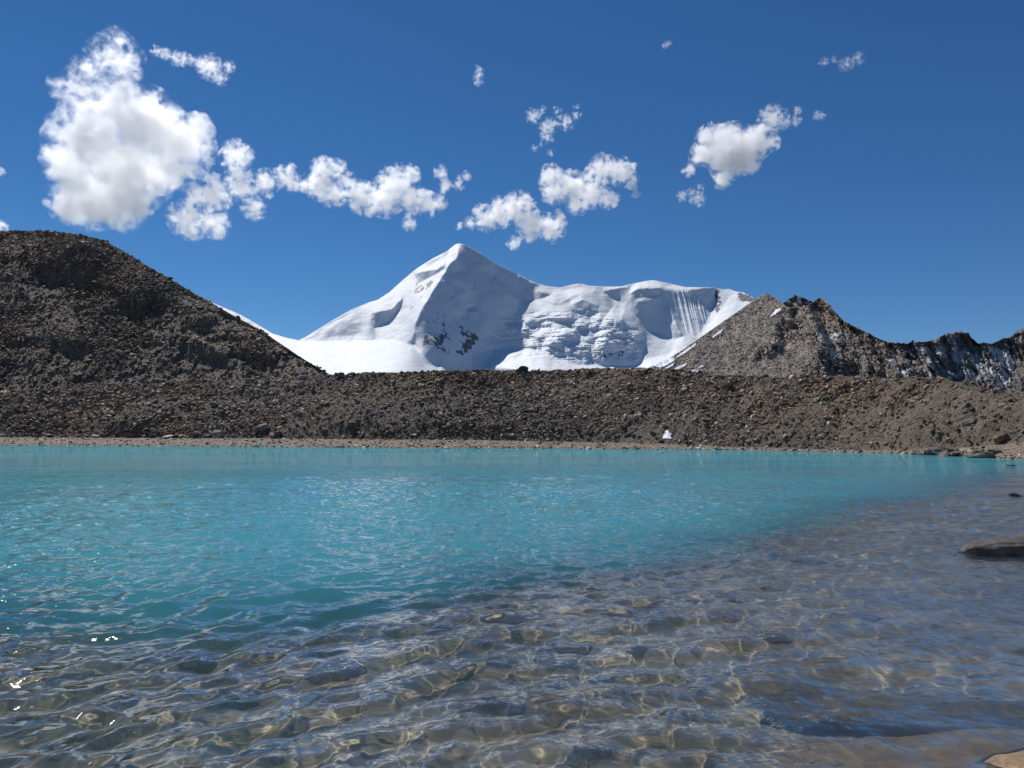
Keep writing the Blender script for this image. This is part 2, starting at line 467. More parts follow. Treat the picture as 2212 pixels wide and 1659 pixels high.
# ------------------------------------------------------------------ snow mountain
sky_snow = line([(-200, 560), (300, 600), (440, 646), (462, 655), (490, 667), (520, 680), (545, 694), (590, 721), (620, 730), (645, 735), (665, 725), (690, 709), (720, 691), (760, 668), (800, 652), (815, 648),
                 (840, 632), (870, 605), (900, 580), (935, 558), (965, 543), (982, 529), (990, 526), (1000, 527.5), (1010, 532), (1040, 548), (1075, 572), (1110, 588), (1150, 608), (1180, 618), (1210, 621),
                 (1240, 614), (1256, 612), (1270, 617), (1300, 619), (1340, 619), (1370, 612), (1395, 607), (1412, 605), (1440, 611), (1480, 620), (1540, 621), (1560, 625), (1575, 624), (1590, 630),
                 (1605, 631), (1625, 642), (1700, 690), (1900, 760)])
sp = Paint(380, 1760, 515, 830, 1.25, 36)
SH = 64
for poly, v, s in [
    # broad tone of the left flank and the snowfield in front
    (Z2([(-800, 950), (0, 945), (230, 1000), (600, 1000), (1080, 985), (1300, 1040), (1350, 1110), (1400, 1190), (1560, 1270), (1560, 1420), (-800, 1420)]), 15, 5),
    (Z2([(240, 995), (500, 830), (740, 720), (900, 640), (980, 630), (1080, 560), (1180, 480), (1340, 320), (1500, 220), (1720, 105), (1720, 250), (1590, 380), (1450, 600), (1340, 800), (1290, 1000), (1080, 985), (600, 1000)]), 33, 2),
    (Z2([(480, 930), (560, 880), (700, 800), (800, 850), (825, 920), (760, 945), (600, 965), (500, 960)]), 52, 4),
    (Z2([(620, 830), (760, 770), (800, 790), (700, 850)]), 47, 4),
    (Z2([(915, 745), (1100, 720), (1170, 650), (1205, 620), (1190, 690), (1080, 820), (940, 882)]), 66, 1.2),
    (Z2([(1320, 385), (1520, 340), (1605, 290), (1600, 335), (1500, 400), (1340, 475)]), 64, 1.2),
    (Z2([(1400, 290), (1560, 210), (1640, 170), (1600, 230), (1460, 310)]), 46, 3),
    # shaded main face
    (Z2([(1725, 105), (1790, 118), (1930, 200), (2080, 300), (2260, 365), (2260, 1300), (1700, 1270), (1500, 1215), (1400, 1150), (1340, 1080), (1300, 1010), (1310, 900), (1340, 800), (1400, 680), (1450, 600),
         (1520, 480), (1590, 385), (1620, 320), (1700, 250), (1725, 180)]), SH, 2.2),
    (Z2([(1590, 375), (1660, 388), (1750, 342), (1810, 380), (1850, 480), (1780, 462), (1720, 440), (1620, 415)]), 49, 2),
    (Z2([(1650, 482), (1720, 512), (1800, 545), (1780, 560), (1710, 582), (1690, 540)]), 45, 1.5),
    (Z2([(1640, 600), (1690, 590), (1680, 620)]), 40, 1),
    (Z2([(1790, 705), (1830, 692), (1870, 688), (1880, 710), (1920, 745), (1810, 738)]), 28, 1),
    (Z2([(1770, 640), (1830, 640), (1840, 660), (1780, 660)]), 36, 1),
    (Z2([(1830, 500), (1870, 520), (1880, 550), (1830, 520)]), 44, 1.5),
    (Z2([(1780, 760), (1920, 745), (1945, 850), (1920, 950), (1830, 900)]), 55, 2),
    (Z2([(2040, 388), (2080, 400), (2212, 530), (2300, 620), (2260, 640), (2140, 530), (2040, 460)]), 36, 1.5),
    (Z2([(2180, 845), (2260, 800), (2260, 930), (2170, 925)]), 33, 1.2),
    # the broken ice field right of the peak
    (Z3([(430, 330), (560, 270), (720, 290), (960, 200), (1060, 250), (1150, 310), (1300, 440), (1500, 560), (1600, 610), (1800, 560), (1800, 720), (1500, 720), (1350, 830), (100, 830), (180, 660), (280, 520), (300, 470), (420, 440)]), 38, 2),
    (Z3([(190, -20), (480, 150), (560, 185), (700, 190), (560, 270), (440, 300), (340, 200), (180, 90)]), 58, 1.5),
    (Z3([(490, 160), (720, 195), (980, 180), (960, 225), (720, 250), (520, 215)]), 30, 3),
    (Z3([(1040, 215), (1170, 188), (1240, 185), (1245, 235), (1320, 192), (1500, 192), (1545, 280), (1580, 380), (1600, 450), (1665, 575), (1600, 600), (1520, 560), (1400, 520), (1320, 440), (1200, 320), (1120, 270)]), 67, 1.2),
    (Z3([(1290, 275), (1500, 240), (1490, 260), (1400, 285), (1300, 295)]), 46, 2),
    (Z3([(1530, 200), (1600, 200), (1640, 330), (1640, 470), (1590, 400), (1560, 290)]), 40, 2),
    (Z3([(1600, 230), (1720, 205), (1890, 380), (1780, 575), (1690, 530), (1640, 430)]), 47, 2),
    (Z3([(1715, 200), (1890, 188), (1925, 200), (1920, 290), (1900, 352), (1840, 322), (1780, 250)]), 68, 1.2),
    (Z3([(780, 310), (880, 288), (1000, 330), (1000, 405), (860, 405), (800, 365)]), 66, 1.3),
    (Z3([(560, 290), (700, 310), (780, 260), (860, 240), (770, 300), (660, 330)]), 50, 2),
    (Z3([(1060, 560), (1180, 540), (1240, 640), (1370, 620), (1350, 750), (1290, 805), (1000, 795), (1040, 700)]), 59, 2.0),
    (Z3([(620, 600), (700, 615), (745, 650), (752, 745), (680, 735), (600, 690)]), 62, 1.5),
    (Z3([(760, 650), (1000, 660), (1040, 700), (1000, 795), (860, 790), (760, 740)]), 54, 2),
    (Z3([(0, 640), (200, 500), (290, 530), (440, 545), (435, 650), (350, 665), (190, 655), (130, 830), (0, 830)]), 57, 2),
    (Z3([(410, 470), (470, 452), (512, 470), (470, 495)]), 66, 1), (Z3([(500, 492), (650, 502), (560, 525)]), 66, 1),
    (Z3([(840, 485), (925, 465), (900, 520), (860, 560)]), 64, 1), (Z3([(900, 588), (985, 588), (940, 632)]), 68, 1),
    (Z3([(1190, 440), (1280, 535), (1365, 605), (1365, 635), (1260, 565), (1180, 480)]), 66, 1.2),
    (Z3([(780, 555), (850, 600), (830, 628), (700, 600)]), 64, 1.2), (Z3([(1060, 430), (1110, 410), (1110, 440), (1080, 450)]), 64, 1),
    (Z3([(560, 430), (720, 420), (840, 470), (700, 450)]), 60, 1.2), (Z3([(440, 570), (600, 590), (640, 560), (560, 620)]), 62, 1.2),
    (Z3([(930, 520), (1010, 460), (1030, 480), (960, 540)]), 62, 1.0), (Z3([(1100, 480), (1180, 520), (1120, 540)]), 56, 1.2),
    (Z3([(300, 480), (400, 460), (460, 500), (380, 520)]), 26, 1.2), (Z3([(420, 500), (840, 510), (760, 560), (500, 560)]), 31, 1.5),
    (Z3([(1040, 430), (1110, 340), (1200, 380), (1180, 440), (1060, 470)]), 27, 2), (Z3([(850, 620), (1020, 630), (990, 660), (760, 650)]), 25, 1.3),
    (Z3([(180, 690), (320, 652), (480, 682), (560, 682), (700, 765), (900, 805), (1300, 808), (1400, 745), (1620, 690), (1560, 760), (1350, 840), (400, 840), (150, 805)]), 21, 2.5),
    (Z3([(1980, 330), (2040, 240), (2090, 230), (2100, 290), (2190, 300), (1900, 560), (1790, 600), (1860, 480)]), 31, 2),
    (Z3([(1240, 190), (1330, 130), (1430, 125), (1560, 170), (1720, 195), (1600, 210), (1500, 192), (1320, 185)]), 27, 1.5),
]:
    sp.fill(poly, v + (2.5 if v > 55 else 0), 0.6 * s)
flt = sp.mask(Z3([(1600, 230), (1720, 205), (1890, 380), (1780, 575), (1690, 530), (1640, 430)]), 3)
ser = sp.mask(Z3([(280, 400), (700, 380), (1000, 380), (1350, 560), (1360, 780), (900, 780), (180, 760), (100, 560)]), 8)
ser = np.clip(ser, 0, 1)
sp.a += ser * (7 * fbm(sp.X / 22, sp.Y / 9, octaves=4, seed=41) + 6 * fbm(sp.X / 45, sp.Y / 14, octaves=3, seed=42, ridged=True))
sp.a += (1 - ser) * 1.4 * fbm(sp.X / 40, sp.Y / 18, octaves=4, seed=43)
sp.a = np.clip(sp.a, 11, 72)

rk = np.zeros_like(sp.a)
for poly, v in [
    (Z2([(1300, 572), (1330, 500), (1480, 440), (1515, 470), (1440, 525), (1350, 562)]), 0.62), (Z2([(1262, 745), (1290, 680), (1400, 560), (1415, 562), (1300, 710), (1275, 745)]), 0.62),
    (Z2([(1530, 380), (1570, 360), (1560, 390)]), 0.6),
    (Z2([(1360, 960), (1400, 930), (1480, 975), (1510, 915), (1560, 930), (1565, 800), (1590, 790), (1615, 940), (1580, 1040), (1640, 1070), (1640, 1148), (1560, 1100), (1480, 1050), (1390, 1055)]), 0.60),
    (Z2([(1440, 810), (1465, 815), (1460, 930), (1445, 930)]), 0.55),
    (Z2([(1740, 860), (1830, 900), (1890, 935), (1950, 985), (1900, 1010), (1830, 1075), (1780, 1145), (1730, 1130), (1690, 1115), (1650, 1150), (1690, 1095), (1740, 1060), (1790, 990), (1735, 940)]), 0.64),
    (Z2([(1650, 800), (1750, 810), (1760, 860), (1660, 850)]), 0.47), (Z2([(1930, 690), (1960, 720), (2000, 820), (1980, 800)]), 0.5),
    (Z3([(1916, 195), (1962, 198), (1975, 330), (1940, 400), (1905, 400), (1920, 300)]), 0.62), (Z3([(2020, 215), (2110, 218), (2300, 290), (2212, 305), (2100, 290), (2092, 232)]), 0.80),
    (Z3([(1860, 480), (1900, 470), (1860, 540), (1800, 570)]), 0.46), (Z3([(2060, 340), (2130, 320), (2060, 390)]), 0.48),
    (Z3([(1070, 705), (1115, 705), (1115, 728), (1075, 728)]), 0.58), (Z3([(1150, 670), (1215, 680), (1210, 735), (1155, 735)]), 0.55), (Z3([(60, 340), (130, 400), (120, 450)]), 0.47),
    (Z3([(740, 185), (850, 148), (930, 170), (850, 186)]), 0.45)]:
    m = sp.mask(poly, 2.2, 1.5); rk = np.maximum(rk, m * v)
rk = np.maximum(rk, 0.31 * sp.mask(Z2([(1340, 780), (1600, 700), (1780, 780), (1960, 980), (1800, 1160), (1640, 1160), (1380, 1060)]), 6))
rk = np.maximum(rk, 0.30 * sp.mask(Z3([(1040, 560), (1200, 540), (1340, 640), (1320, 780), (1000, 780)]), 6))
ice = np.zeros_like(sp.a)
for poly, v in [(Z2([(915, 745), (1100, 720), (1170, 650), (1205, 620), (1190, 690), (1080, 820), (940, 882)]), 0.5), (Z2([(1320, 385), (1520, 340), (1605, 290), (1600, 335), (1500, 400), (1340, 475)]), 0.5),
                (Z2([(1780, 760), (1920, 745), (1945, 850), (1920, 950), (1830, 900)]), 0.5), (Z2([(1640, 600), (1760, 620), (1720, 700), (1620, 690)]), 0.4), (Z2([(1880, 580), (2000, 570), (1990, 630), (1900, 630)]), 0.4),
                (Z3([(0, 720), (130, 680), (190, 700), (130, 830), (0, 830)]), 0.9)]:
    ice = np.maximum(ice, v * sp.mask(poly, 3))

sU = np.r_[np.linspace(-1300, -702, 40), np.arange(-700, 620, 1.25), np.linspace(622, 1000, 30)]
def snow_relief(U, V, r, t):
    X, Zm = U / F * r, V / F * r
    e = smooth(0, .05, t) * (1 - smooth(.94, 1, t))
    k = sp.at(U, V, ser)
    fl = sp.at(U, V, flt)
    return e * (26 * fbm(X / 260, Zm / 260, octaves=4, seed=51) + k * (20 * fbm(X / 80, Zm / 45, octaves=5, seed=52, ridged=True)) + fl * 6 * fbm(U / 2.4 + 0.10 * V, V / 160, octaves=1, seed=53))
VB = UV(1106, 826)[1]
SP, SU, SV, SR = slope_land(sU, np.full_like(sU, VB), np.maximum(sky_snow(sU), VB + 5), 3000.0, sp, 420, snow_relief, wu=0.12, side=0.6)
SPb = add_back(SP, 900, 700)
def withback(a): return np.concatenate([a, np.repeat(a[-1:], 8, 0)])
struct('mountain', grid_mesh('mountain', SPb, M_SNOW, {'rock': withback(sp.at(SU, SV, rk)), 'ice': withback(sp.at(SU, SV, ice))}))

# ------------------------------------------------------------------ brown rocky ridge on the right and the frosted ridge behind it
def crag(name, sky_pts, u0, u1, r0, base_v, paint, rows, amp, colour, snow, depth, drop, seed, cols=1.2):
    U0, U1 = UV(u0, 760)[0], UV(u1, 760)[0]
    U = np.arange(U0, U1, cols)
    Vr = line(sky_pts)(U)
    Vr = Vr + 2.0 * fbm(U / 6, U * 0, octaves=4, seed=seed + 5, gain=0.65) * amp * smooth(1640, 1700, U + 1106) 
    Vb = np.full_like(U, UV(1106, base_v)[1])
    def rel(Uq, V, r, t):
        X, Zm = Uq / F * r, V / F * r
        e = smooth(0, .05, t) * (1 - 0.6 * smooth(.95, 1, t))
        k = paint.at(Uq, V, paint.cr)
        return e * amp * (k * r * 0.034 * fbm((X + 0.5 * Zm) / (r * .021), Zm / (r * .06), octaves=6, seed=seed, ridged=True, gain=.55) + r * 0.0035 * fbm(X / (r * .01), Zm / (r * .01), octaves=4, seed=seed + 3))
    P, UU, VV, r = slope_land(U, Vb, np.maximum(Vr, Vb + 3), r0, paint, rows, rel, wu=0.2, side=0.5)
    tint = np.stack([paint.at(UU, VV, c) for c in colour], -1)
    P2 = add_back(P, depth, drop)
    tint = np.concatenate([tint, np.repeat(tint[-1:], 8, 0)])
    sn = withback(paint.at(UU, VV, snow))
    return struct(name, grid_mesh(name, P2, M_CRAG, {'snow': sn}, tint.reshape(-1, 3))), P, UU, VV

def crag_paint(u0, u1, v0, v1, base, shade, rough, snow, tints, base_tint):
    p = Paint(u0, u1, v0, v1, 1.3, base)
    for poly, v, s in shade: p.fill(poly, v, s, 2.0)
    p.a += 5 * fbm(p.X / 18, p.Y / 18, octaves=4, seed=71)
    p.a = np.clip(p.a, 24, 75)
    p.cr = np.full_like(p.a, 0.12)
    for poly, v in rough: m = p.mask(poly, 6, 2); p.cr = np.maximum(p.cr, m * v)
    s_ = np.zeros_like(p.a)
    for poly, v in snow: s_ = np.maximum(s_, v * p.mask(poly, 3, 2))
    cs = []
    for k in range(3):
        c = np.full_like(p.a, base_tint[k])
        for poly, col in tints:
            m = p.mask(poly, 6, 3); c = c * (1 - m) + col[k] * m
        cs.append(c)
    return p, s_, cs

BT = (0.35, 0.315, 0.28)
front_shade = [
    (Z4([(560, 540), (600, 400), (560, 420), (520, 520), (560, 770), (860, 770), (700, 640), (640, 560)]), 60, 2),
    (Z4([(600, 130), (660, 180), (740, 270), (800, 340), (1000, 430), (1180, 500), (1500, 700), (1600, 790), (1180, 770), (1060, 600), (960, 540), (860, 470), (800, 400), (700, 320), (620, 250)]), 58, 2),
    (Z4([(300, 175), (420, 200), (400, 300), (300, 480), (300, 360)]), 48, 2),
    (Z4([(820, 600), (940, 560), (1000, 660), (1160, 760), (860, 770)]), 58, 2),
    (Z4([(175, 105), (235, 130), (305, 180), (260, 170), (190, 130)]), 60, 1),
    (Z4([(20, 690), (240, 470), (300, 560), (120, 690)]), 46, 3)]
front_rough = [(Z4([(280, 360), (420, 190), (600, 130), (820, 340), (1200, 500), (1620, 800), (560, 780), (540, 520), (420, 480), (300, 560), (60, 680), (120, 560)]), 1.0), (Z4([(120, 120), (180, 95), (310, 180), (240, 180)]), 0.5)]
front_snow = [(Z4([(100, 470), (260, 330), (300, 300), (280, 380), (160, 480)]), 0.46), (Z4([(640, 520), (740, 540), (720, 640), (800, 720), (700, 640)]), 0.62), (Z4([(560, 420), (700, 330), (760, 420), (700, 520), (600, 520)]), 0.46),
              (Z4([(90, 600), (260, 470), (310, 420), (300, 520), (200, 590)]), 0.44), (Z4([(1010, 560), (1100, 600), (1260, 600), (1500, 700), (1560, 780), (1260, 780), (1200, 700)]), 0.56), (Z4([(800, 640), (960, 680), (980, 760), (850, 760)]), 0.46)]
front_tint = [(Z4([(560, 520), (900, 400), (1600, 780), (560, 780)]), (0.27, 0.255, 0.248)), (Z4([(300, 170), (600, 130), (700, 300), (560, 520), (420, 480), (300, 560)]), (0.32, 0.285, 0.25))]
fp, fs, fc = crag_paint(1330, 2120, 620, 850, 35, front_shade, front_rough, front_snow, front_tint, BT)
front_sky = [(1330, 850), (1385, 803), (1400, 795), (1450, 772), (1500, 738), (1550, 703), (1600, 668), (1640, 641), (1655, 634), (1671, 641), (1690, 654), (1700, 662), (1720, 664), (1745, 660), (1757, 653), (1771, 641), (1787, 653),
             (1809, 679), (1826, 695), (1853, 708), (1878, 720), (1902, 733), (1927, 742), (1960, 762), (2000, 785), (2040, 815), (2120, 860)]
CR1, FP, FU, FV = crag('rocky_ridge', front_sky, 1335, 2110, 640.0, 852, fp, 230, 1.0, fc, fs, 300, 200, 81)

bp_, bs_, bc_ = crag_paint(1660, 1830, 620, 720, 57, [], [(Z4([(200, 60), (700, 60), (700, 400), (200, 400)]), 0.8)], [(Z4([(300, 120), (640, 120), (640, 320), (300, 320)]), 0.38)], [], (0.13, 0.125, 0.125))
crag('distant_crag', [(1660, 700), (1690, 656), (1694, 653), (1705, 645), (1716, 637), (1735, 643), (1752, 650), (1780, 668), (1830, 710)], 1665, 1825, 1100.0, 760, bp_, 70, 0.8, bc_, bs_, 200, 100, 91)

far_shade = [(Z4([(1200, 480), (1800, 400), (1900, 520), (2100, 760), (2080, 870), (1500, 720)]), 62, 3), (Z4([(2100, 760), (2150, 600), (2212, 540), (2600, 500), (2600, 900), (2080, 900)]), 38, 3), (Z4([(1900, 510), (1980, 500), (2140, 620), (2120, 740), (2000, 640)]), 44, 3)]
far_snow = [(Z4([(1220, 520), (1700, 520), (2000, 640), (2120, 780), (2060, 860), (1500, 740)]), 0.50), (Z4([(1890, 520), (1970, 505), (2140, 590), (2130, 740), (2060, 700)]), 0.62), (Z4([(1530, 440), (1700, 410), (1740, 520), (1540, 560)]), 0.37)]
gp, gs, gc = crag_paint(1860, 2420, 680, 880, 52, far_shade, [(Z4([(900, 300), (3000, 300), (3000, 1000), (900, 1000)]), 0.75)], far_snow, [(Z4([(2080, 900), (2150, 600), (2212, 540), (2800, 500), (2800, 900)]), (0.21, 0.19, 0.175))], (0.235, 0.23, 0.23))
far_sky = [(1860, 745), (1902, 739), (1927, 740), (1960, 742), (1968, 738), (1972, 733), (1976, 739), (1998, 738), (2025, 732), (2044, 718), (2056, 720), (2074, 715), (2084, 720), (2092, 718), (2099, 731), (2115, 742),
           (2124, 739), (2143, 743), (2165, 731), (2184, 727), (2198, 713), (2212, 709), (2300, 690), (2420, 700)]
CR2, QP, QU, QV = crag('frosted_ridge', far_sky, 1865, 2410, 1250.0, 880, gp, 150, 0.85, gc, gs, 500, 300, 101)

# ------------------------------------------------------------------ loose rock
def hull_shape(npts, seed, flat=0.6, jag=0.25):
    rs_ = np.random.default_rng(seed)
    p = rs_.normal(size=(npts, 3)); p /= np.linalg.norm(p, axis=1)[:, None]
    p = np.sign(p) * np.abs(p) ** 0.7                       # towards a block
    p *= (1 - jag * rs_.random((npts, 1))) * np.array([1, 0.78, flat])
    bm = bmesh.new()
    vs = [bm.verts.new(q) for q in p]
    res = bmesh.ops.convex_hull(bm, input=vs)
    bmesh.ops.delete(bm, geom=[v for v in bm.verts if not v.link_faces], context='VERTS')
    bmesh.ops.triangulate(bm, faces=bm.faces[:])
    bm.verts.index_update()
    V = np.array([v.co[:] for v in bm.verts]); T = np.array([[v.index for v in f.verts] for f in bm.faces])
    bm.free()
    return V, T

HULLS = [hull_shape(11, 100 + k, 0.42 + 0.06 * (k % 5)) for k in range(14)]

def rot_mats(n, tilt, g):
    yaw = g.random(n) * 2 * math.pi; a = g.normal(size=n) * tilt; b = g.normal(size=n) * tilt
    cz, sz = np.cos(yaw), np.sin(yaw); z = np.zeros(n); o = np.ones(n)
    Rz = np.stack([cz, -sz, z, sz, cz, z, z, z, o], -1).reshape(n, 3, 3)
    Rx = np.stack([o, z, z, z, np.cos(a), -np.sin(a), z, np.sin(a), np.cos(a)], -1).reshape(n, 3, 3)
    Ry = np.stack([np.cos(b), z, np.sin(b), z, o, z, -np.sin(b), z, np.cos(b)], -1).reshape(n, 3, 3)
    return Rx @ Ry @ Rz

def scatter(P, n, g, weight=None):
    """n points spread over a grid surface by area; returns points and (row, col) indices"""
    a, b, c = P[:-1, :-1], P[:-1, 1:], P[1:, :-1]
    area = np.linalg.norm(np.cross(b - a, c - a), axis=-1)
    if weight is not None: area = area * weight[:-1, :-1]
    cum = np.cumsum(area.ravel()); k = np.searchsorted(cum, g.random(n) * cum[-1])
    k = np.minimum(k, area.size - 1)
    i, j = np.unravel_index(k, area.shape)
    fu, fv = g.random(n)[:, None], g.random(n)[:, None]
    p = P[i, j] * (1 - fu) * (1 - fv) + P[i, j + 1] * fu * (1 - fv) + P[i + 1, j] * (1 - fu) * fv + P[i + 1, j + 1] * fu * fv
    return p, i, j

def rubble(name, pts, size, cols, mat, g, tilt=0.35, sink=0.12):
    """one mesh of many loose stones"""
    n = len(pts); which = g.integers(0, len(HULLS), n)
    Vs, Ts, Cs, off = [], [], [], 0
    M = rot_mats(n, tilt, g)
    for h, (HV_, HT_) in enumerate(HULLS):
        s = np.nonzero(which == h)[0]
        if not len(s): continue
        st = np.stack([1 + 0.35 * g.normal(size=len(s)) * .6, 1 + 0.35 * g.normal(size=len(s)) * .6, 1 + 0.25 * g.normal(size=len(s))], -1).clip(.5, 1.8)
        q = np.einsum('nij,nkj->nki', M[s], HV_[None] * st[:, None] * size[s][:, None, None]) + pts[s][:, None]
        q[..., 2] += (size[s] * (0.30 - sink))[:, None]
        Vs.append(q.reshape(-1, 3))
        Ts.append((HT_[None] + off + len(HV_) * np.arange(len(s))[:, None, None]).reshape(-1))
        Cs.append(np.repeat(cols[s], len(HV_), 0)); off += len(HV_) * len(s)
    return mesh_from(name, np.concatenate(Vs), np.concatenate(Ts), 3, mat, False, np.concatenate(Cs))

def rock_cols(n, g, pal, w):
    k = g.choice(len(pal), n, p=np.array(w) / sum(w))
    return 1.55 * np.array(pal)[k] * np.array([1.08, 1.0, 0.92]) * (0.7 + 0.6 * g.random((n, 1)))

def zones(p, sx, sz_, seed, k=0.38):
    """broad bands of darker and paler, browner and greyer rock"""
    a = fbm((p[:, 0] + p[:, 2]) / sx, p[:, 1] / sx, p[:, 2] / sz_, octaves=3, seed=seed)
    b = fbm(p[:, 0] / sx, p[:, 1] / sx, p[:, 2] / sz_, octaves=2, seed=seed + 9)
    return (1 + 1.5 * k * a)[:, None] * np.stack([1 + 0.16 * b, 1 + 0 * b, 1 - 0.16 * b], -1)

PAL_M = [(0.09, 0.077, 0.067), (0.135, 0.108, 0.086), (0.18, 0.155, 0.132), (0.30, 0.275, 0.245), (0.14, 0.088, 0.064)]
g = np.random.default_rng(3)
wM = (np.abs(cU)[None] < 1200) * (1.0 + 0 * t)
patchy = smooth(-0.30, 0.30, fbm(MX / 18, MY / 9, octaves=3, seed=61))
n1 = 120000
p, i, j = scatter(MP, n1, g, wM * (0.32 + 0.9 * patchy))
sz = np.minimum(0.105 * (1 - g.random(n1)) ** (-0.46), 0.75)
sc = np.interp(np.hypot(p[:, 0], p[:, 1]), [60, 110, 220], [0.45, 0.62, 1.05])
o = link('scree', rubble('scree', p, sz * sc, zones(p, 24, 9, 150) * rock_cols(n1, g, PAL_M, [4, 4, 3, 1.1, .7]), M_SCREE, g))
tag(o, 'brown and grey rubble covering the moraine slope above the far beach', 'scree', kind='stuff')

PAL_H = [(0.095, 0.081, 0.070), (0.135, 0.112, 0.094), (0.185, 0.162, 0.142), (0.27, 0.25, 0.23), (0.135, 0.095, 0.066)]
n2 = 95000
wH = ((HU > -1210) & (HU < -330)) * (0.25 + 0.9 * smooth(-0.3, 0.3, fbm(HP[..., 0] / 22, HP[..., 2] / 16, octaves=3, seed=62)))
p, i, j = scatter(HP, n2, g, wH)
sz = np.minimum(0.115 * (1 - g.random(n2)) ** (-0.46), 0.9)
o = link('talus', rubble('talus', p, sz, 0.9 * zones(p, 34, 20, 160, 0.42) * rock_cols(n2, g, PAL_H, [4, 4, 3, .6, .5]), M_SCREE, g))
tag(o, 'dark grey talus blocks strewn over the steep hill beside the moraine', 'talus', kind='stuff')

# shattered rock on the ridges
n4 = 2600
wF = smooth(0.35, 0.8, fp.at(FU, FV, fp.cr)) * (FU < 900)
p, i, j = scatter(FP, n4, g, wF)
sz = np.minimum(0.75 * (1 - g.random(n4)) ** (-0.42), 2.4)
fr_ = (g.random(n4) < 0.03 + 0.25 * smooth(0.2, 0.45, fp.at(FU, FV, fs)[i, j]))[:, None]
cc = np.where(fr_, np.array([[0.42, 0.42, 0.43]]), 1.4 * rock_cols(n4, g, [(0.14, 0.123, 0.107), (0.185, 0.163, 0.142), (0.22, 0.198, 0.176), (0.11, 0.10, 0.094)], [3, 3, 2, 1.5]))
p[:, 2] -= 0.25 * sz
o = link('crag_blocks', rubble('crag_blocks', p, sz, cc, M_SCREE, g, 0.7, 0.2))
o['kind'] = 'stuff'; o['label'] = 'shattered grey blocks jutting out all over the brown rocky ridge'; o['category'] = 'rock'
n5 = 14000
p, i, j = scatter(FP, n5, g, (1 - wF) * (FU < 700))
sz = np.minimum(0.28 * (1 - g.random(n5)) ** (-0.42), 1.2)
o = link('ridge_scree', rubble('ridge_scree', p, sz, 1.6 * rock_cols(n5, g, [(0.15, 0.13, 0.112), (0.20, 0.178, 0.156), (0.27, 0.25, 0.225)], [3, 3, 1.2]), M_SCREE, g, 0.4, 0.15))
o['kind'] = 'stuff'; o['label'] = 'fine brown scree on the open slope of the rocky ridge'; o['category'] = 'scree'
n6 = 2200
p, i, j = scatter(QP, n6, g, (QU < 1250) * 1.0)
sz = np.minimum(1.3 * (1 - g.random(n6)) ** (-0.42), 5)
fr_ = (g.random(n6) < 0.04 + 0.3 * smooth(0.3, 0.6, gp.at(QU, QV, gs)[i, j]))[:, None]
cc = np.where(fr_, np.array([[0.36, 0.365, 0.38]]), rock_cols(n6, g, [(0.10, 0.10, 0.104), (0.135, 0.133, 0.135), (0.17, 0.165, 0.16)], [3, 3, 1.5]))
p[:, 2] -= 0.3 * sz
o = link('frosted_blocks', rubble('frosted_blocks', p, sz, cc, M_SCREE, g, 0.7, 0.2))
o['kind'] = 'stuff'; o['label'] = 'broken dark rock dusted with frost on the far ridge'; o['category'] = 'rock'

PAL_B = [(0.16, 0.125, 0.098), (0.22, 0.18, 0.145), (0.33, 0.30, 0.265), (0.11, 0.095, 0.082)]
n3 = 9000
p, i, j = scatter(BP[6:46], n3, g, (np.abs(bU)[None] < 1220) * np.ones((40, 1)))
p[:, 2] = np.maximum(p[:, 2], -0.03)
sz = np.minimum(0.055 * (1 - g.random(n3)) ** (-0.5), 0.38)
o = link('beach_stones', rubble('beach_stones', p, sz, rock_cols(n3, g, PAL_B, [3, 3, 1.2, 1.5]), M_STONE, g, 0.2, 0.1))
o['kind'] = 'stuff'; o['label'] = 'tan and grey stones lying along the far lake beach'; o['category'] = 'stones'

n7 = 2600
p, i, j = scatter(BP[8:17], n7, g, (np.abs(bU)[None] < 1220) * np.ones((9, 1)) * (0.25 + smooth(-300, 500, bU)[None]))
p[:, 2] = np.maximum(p[:, 2], -0.02)
o = link('waterline_stones', rubble('waterline_stones', p, np.minimum(0.07 * (1 - g.random(n7)) ** (-0.45), 0.45), rock_cols(n7, g, [(0.36, 0.34, 0.31), (0.27, 0.24, 0.20), (0.12, 0.10, 0.09)], [3, 2, 1]), M_STONE, g, 0.2, 0.08))
o['kind'] = 'stuff'; o['label'] = 'pale washed stones along the far waterline'; o['category'] = 'stones'

# ------------------------------------------------------------------ lake bed, ground, water
BND = [(-300, 1230), (0, 1268), (300, 1284), (600, 1276), (800, 1256), (1000, 1222), (1200, 1190), (1400, 1172), (1600, 1138), (1800, 1092), (2000, 1048), (2212, 1014)]
_bu, _bv = UV([b[0] for b in BND], [b[1] for b in BND])
_br = -EYE * F / _bv
def shelf(U): return np.interp(U, np.r_[-9000, _bu, 1700, 9000], np.r_[_br[0], _br, _br[-1], 30])
def depth_at(x, y):
    r = np.hypot(x, y); U = F * np.tan(np.clip(np.arctan2(x, y), -1.5, 1.5))
    q = r / shelf(U)
    d = 0.24 + 0.40 * q + 1.8 * smooth(0.65, 1.5, q) + 3.5 * smooth(1.1, 4, q)
    d = d * smooth(-1.5, 3.2, y) - 0.5 * (1 - smooth(-1.5, 2.0, y))
    return d + 0.10 * fbm(x / 1.6, y / 1.6, octaves=3, seed=63) * smooth(0.5, 3, r) + 0.16 * fbm(x / 4.5, y / 3, octaves=2, seed=64)

